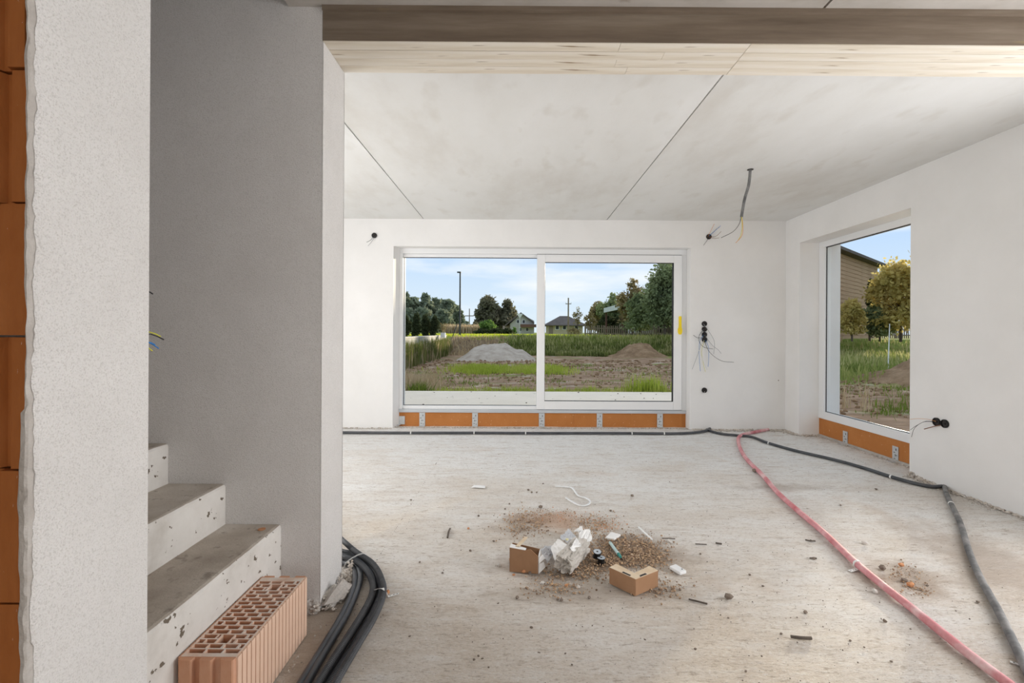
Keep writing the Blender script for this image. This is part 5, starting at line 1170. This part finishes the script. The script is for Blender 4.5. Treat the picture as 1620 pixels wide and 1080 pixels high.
q0_, q1_ = onY(823, 517.5, Y), onY(848, 513, Y); MB().box((q0_.x, Y - 1.2, q0_.z), (q1_.x, Y - .01, q1_.z)).build('balcony', mat('brown_balcony', [(.16, .09, .07)], .9), hs)
q0_, q1_ = onY(795, 524, Y), onY(807, 515, Y); MB().box((q0_.x, Y + 1, zb), (hx0, Y + 6, q1_.z)).build('annex', mat('brownish_annex', [(.38, .30, .27)], .9), hs)
tree(814, 517, 86, 3.5, 'bush', 300, .16, 'garden_shrub', 'small round green shrub in front of the gabled house wall', 'shrub', crown_lo=0, blobs=3, trunk=False)

Y = 84; hx0, hx1 = onY(868, 520, Y).x, onY(922, 520, Y).x; zb = MZ - .2; ze = onY(890, 514, Y).z; zr = onY(897, 498.5, Y).z
hs = empty('yellow_house', ((hx0 + hx1) / 2, Y, zb), 'low yellow house with a dark hipped roof beyond the meadow', 'house')
MB().box((hx0, Y, zb), (hx1, Y + 8, ze)).build('walls', M['yellow_wall'], hs)
ex0, ex1 = onY(862, 514, Y).x, onY(928, 514, Y).x; ra, rb_ = onY(889, 499, Y).x, onY(903, 499, Y).x
MB().add([(ex0, Y - .8, ze), (ex1, Y - .8, ze), (ex1, Y + 8.8, ze), (ex0, Y + 8.8, ze), (ra, Y + 4, zr), (rb_, Y + 4, zr), (ex0, Y - .8, ze - .15), (ex1, Y - .8, ze - .15), (ex1, Y + 8.8, ze - .15), (ex0, Y + 8.8, ze - .15)],
         [(0, 1, 5, 4), (1, 2, 5), (2, 3, 4, 5), (3, 0, 4), (6, 7, 1, 0), (7, 8, 2, 1), (8, 9, 3, 2), (9, 6, 0, 3), (9, 8, 7, 6)]).build('roof', M['roof_dark'], hs)
for px in (881.5, 893, 912):
    q = onY(px, 517.8, Y); f_ = MB().box((q.x - .35, Y - .05, q.z - .4), (q.x + .35, Y + .02, q.z + .4)).build('window', M['white_frame'], hs); MB().box((q.x - .26, Y - .07, q.z - .32), (q.x + .26, Y - .05, q.z + .32)).build('pane', M['window_dark'], f_)
MB().box((hx0, Y - .03, zb), (onY(875, 520, Y).x, Y - .001, onY(872, 515.5, Y).z)).build('side_door', mat('dull_plank_door', [(.25, .20, .16)], .9), hs)

# brown house outside the corner window
bA = Vector((17.6, 27.8, 0)); bB = onY(1388, 500, 36); bB.z = 0; zt = onY(1335, 397, 0.0001 + 29.2).z
d_ = (bB - bA); d_.z = 0; dn = d_.normalized(); nb_ = Vector((-dn.y, dn.x, 0)); nb_ = nb_ if nb_.y > 0 else -nb_
bh = empty('brown_house', bA.lerp(bB, .5) + Vector((0, 0, MZ)), 'tall brown board clad house behind the trees outside the corner window', 'house')
pl = [bA, bB, bB + nb_ * 7, bA + nb_ * 7]
nbd = 22; zs = [MZ - .3 + (zt - MZ + .3) * k / nbd for k in range(nbd + 1)]
MB().prism([(q.x, q.y) for q in [bA + nb_ * .03 + dn * .02, bB + nb_ * .03 - dn * .02, bB + nb_ * 7, bA + nb_ * 7]], MZ - .3, zt).build('body', M['barn_board'], bh)
for k in range(nbd):
    MB().prism([(q.x, q.y) for q in [bA, bB, bB + nb_ * .03, bA + nb_ * .03]], zs[k] + .015, zs[k + 1] - .015).build('board', M['barn_board'], bh)
e = [bA - nb_ * .5 - dn * .4, bB - nb_ * .5 + dn * .4, bB + nb_ * 7.5 + dn * .4, bA + nb_ * 7.5 - dn * .4]
MB().prism([(q.x, q.y) for q in e], zt, zt + .18).build('roof', M['roof_dark'], bh)

# carport with a white car, picket fence
cx0 = onY(956, 491, 45).x; zc1 = onY(956, 487.4, 45).z; zc0 = zc1 - .42; cy0 = 45 * (onY(956, 491, 45).x) / onY(982.5, 487, 45).x
cpt = empty('carport', (cx0 + 3, 41, MZ), 'flat roofed carport with a pale fascia behind the picket fence', 'carport')
MB().box((cx0, cy0, zc0 + .02), (cx0 + 6, 45, zc1 - .02)).build('roof', M['dark_metal'], cpt)
hf = (45 - cy0) / 2
for k in range(2): MB().box((cx0 - .06, cy0 + hf * k + .02, zc0), (cx0 - .001, cy0 + hf * (k + 1) - .02, zc1)).build('fascia_panel', M['alu'], cpt)
MB().box((cx0, cy0 - .06, zc0), (cx0 + 6, cy0 - .001, zc1)).build('front_fascia', M['weathered'], cpt)
M['red_post'] = mat('reddish_post', [(.12, .06, .05), (.18, .10, .08)], .9, 3)
for x_, y_ in ((cx0 + .15, cy0 + .2), (cx0 + .15, 44.8), (cx0 + 5.8, cy0 + .2), (cx0 + 5.8, 44.8), (cx0 + 1.6, cy0 + .2)): MB().box((x_ - .07, y_ - .07, MZ - .1), (x_ + .07, y_ + .07, zc0 + .02)).build('post', M['red_post'], cpt)
M['car_white'] = mat('white_car_paint', [(.78, .79, .80)], .3, spec=.6)
car = empty('car', (cx0 + 2.6, 42, MZ), 'white car parked under the carport', 'car'); X = cx0 + 2.6; Yc = 42.2
def carprof(pts, x0_, x1_):   # side profile in YZ extruded in X
    n = len(pts); return MB().add([(x0_, y_, z_) for y_, z_ in pts] + [(x1_, y_, z_) for y_, z_ in pts], [tuple(range(n)), tuple(range(2 * n - 1, n - 1, -1))] + [((i + 1) % n, i, n + i, n + (i + 1) % n) for i in range(n)])
o_ = carprof([(Yc - 2.1, MZ + .25), (Yc + 2.0, MZ + .25), (Yc + 2.1, MZ + .75), (Yc + 2.0, MZ + 1.0), (Yc - 1.0, MZ + .98), (Yc - 1.9, MZ + .80), (Yc - 2.15, MZ + .6)], X - .85, X + .85).build('body', M['car_white'], car)
carprof([(Yc - 1.1, MZ + .97), (Yc + 1.9, MZ + .99), (Yc + 1.5, MZ + 1.42), (Yc - .3, MZ + 1.45)], X - .72, X + .72).build('cabin', M['car_white'], car)
carprof([(Yc - 1.08, MZ + 1.02), (Yc - .98, MZ + 1.0), (Yc - .30, MZ + 1.40), (Yc - .36, MZ + 1.42)], X - .62, X + .62).build('windscreen', M['window_dark'], car)
for s in (-1, 1):
    for y_ in (Yc - 1.3, Yc + 1.25):
        wh = MB().cyl((X + s * .86 - s * .2, y_, MZ + .32), (s, 0, 0), .32, .2, 18).build('wheel', M['box_black'], car); MB().cyl((X + s * .865, y_, MZ + .32), (s, 0, 0), .18, .01, 12).build('hubcap', M['zinc'], wh)
    MB().box((X + s * .6 - .14, Yc - 2.14, MZ + .62), (X + s * .6 + .14, Yc - 2.0, MZ + .74)).build('headlight', M['alu'], car)
fy = 36.5; fx0 = onY(926, 520, fy).x; fx1 = 34.0; nP = 190; stp = (fx1 - fx0) / nP; ztop = onY(1000, 515, fy).z
fence = empty('picket_fence', ((fx0 + fx1) / 2, fy, MZ), 'weathered dark picket fence running along the far side of the grass', 'fence')
pk = None
for i in range(nP):
    h_ = (ztop - MZ) * R.uniform(.92, 1.05)
    if pk is None:
        o_ = MB().prism([(-.042, -.012), (.042, -.012), (.042, .012), (-.042, .012)], 0, 1.0).build('picket', M['weathered'], origin=(0, 0, 0)); pk = o_.data; bpy.data.objects.remove(o_)
    o_ = bpy.data.objects.new('picket', pk); C.objects.link(o_); o_.parent = fence; o_.location = (fx0 + i * stp - (fx0 + fx1) / 2, -.03, 0); o_.scale = (1, 1, h_); o_.rotation_euler = (R.uniform(-.03, .03), R.uniform(-.05, .05), 0)
for z_ in (.28, .75): MB().box((fx0, fy - .015, MZ + (ztop - MZ) * z_ - .035), (fx1, fy + .02, MZ + (ztop - MZ) * z_ + .035)).build('rail', M['weathered'], fence)
for i in range(12): x_ = fx0 + (fx1 - fx0) * i / 11; MB().box((x_ - .05, fy + .02, MZ - .1), (x_ + .05, fy + .12, ztop + .1)).build('post', M['weathered'], fence)
# white stake and clods outside
a = onX(1405, 545, 17.0) if False else onY(1405, 545, 17.5)
MB().cyl((a.x, 17.5, GZ), (.03, 0, 1), .022, onY(1404, 512, 17.5).z - GZ, 8, .012).build('white_stake', M['white_frame'], label='slender white stake standing in the grass outside the corner window', cat='stake')
mb = MB()
for i in range(1500):
    x_ = U(-4, 9); y_ = U(10.2, 23); r = U(.015, .06) * (y_ / 14) ; 
    if left_of_wall(x_, y_) > -.1: continue
    mb.rock((x_, y_, ground_z(x_, y_) + r * .2), r, .7)
for i in range(1400):
    x_ = U(5, 16); y_ = U(7.2, 16); r = U(.012, .07)
    if x_ < XR + OUT + .2: continue
    mb.rock((x_, y_, ground_z(x_, y_) + r * .2), r, .7)
mb.build('earth_clods', dm, label='loose brown earth clods scattered over the building plot', cat='earth', kind='stuff')
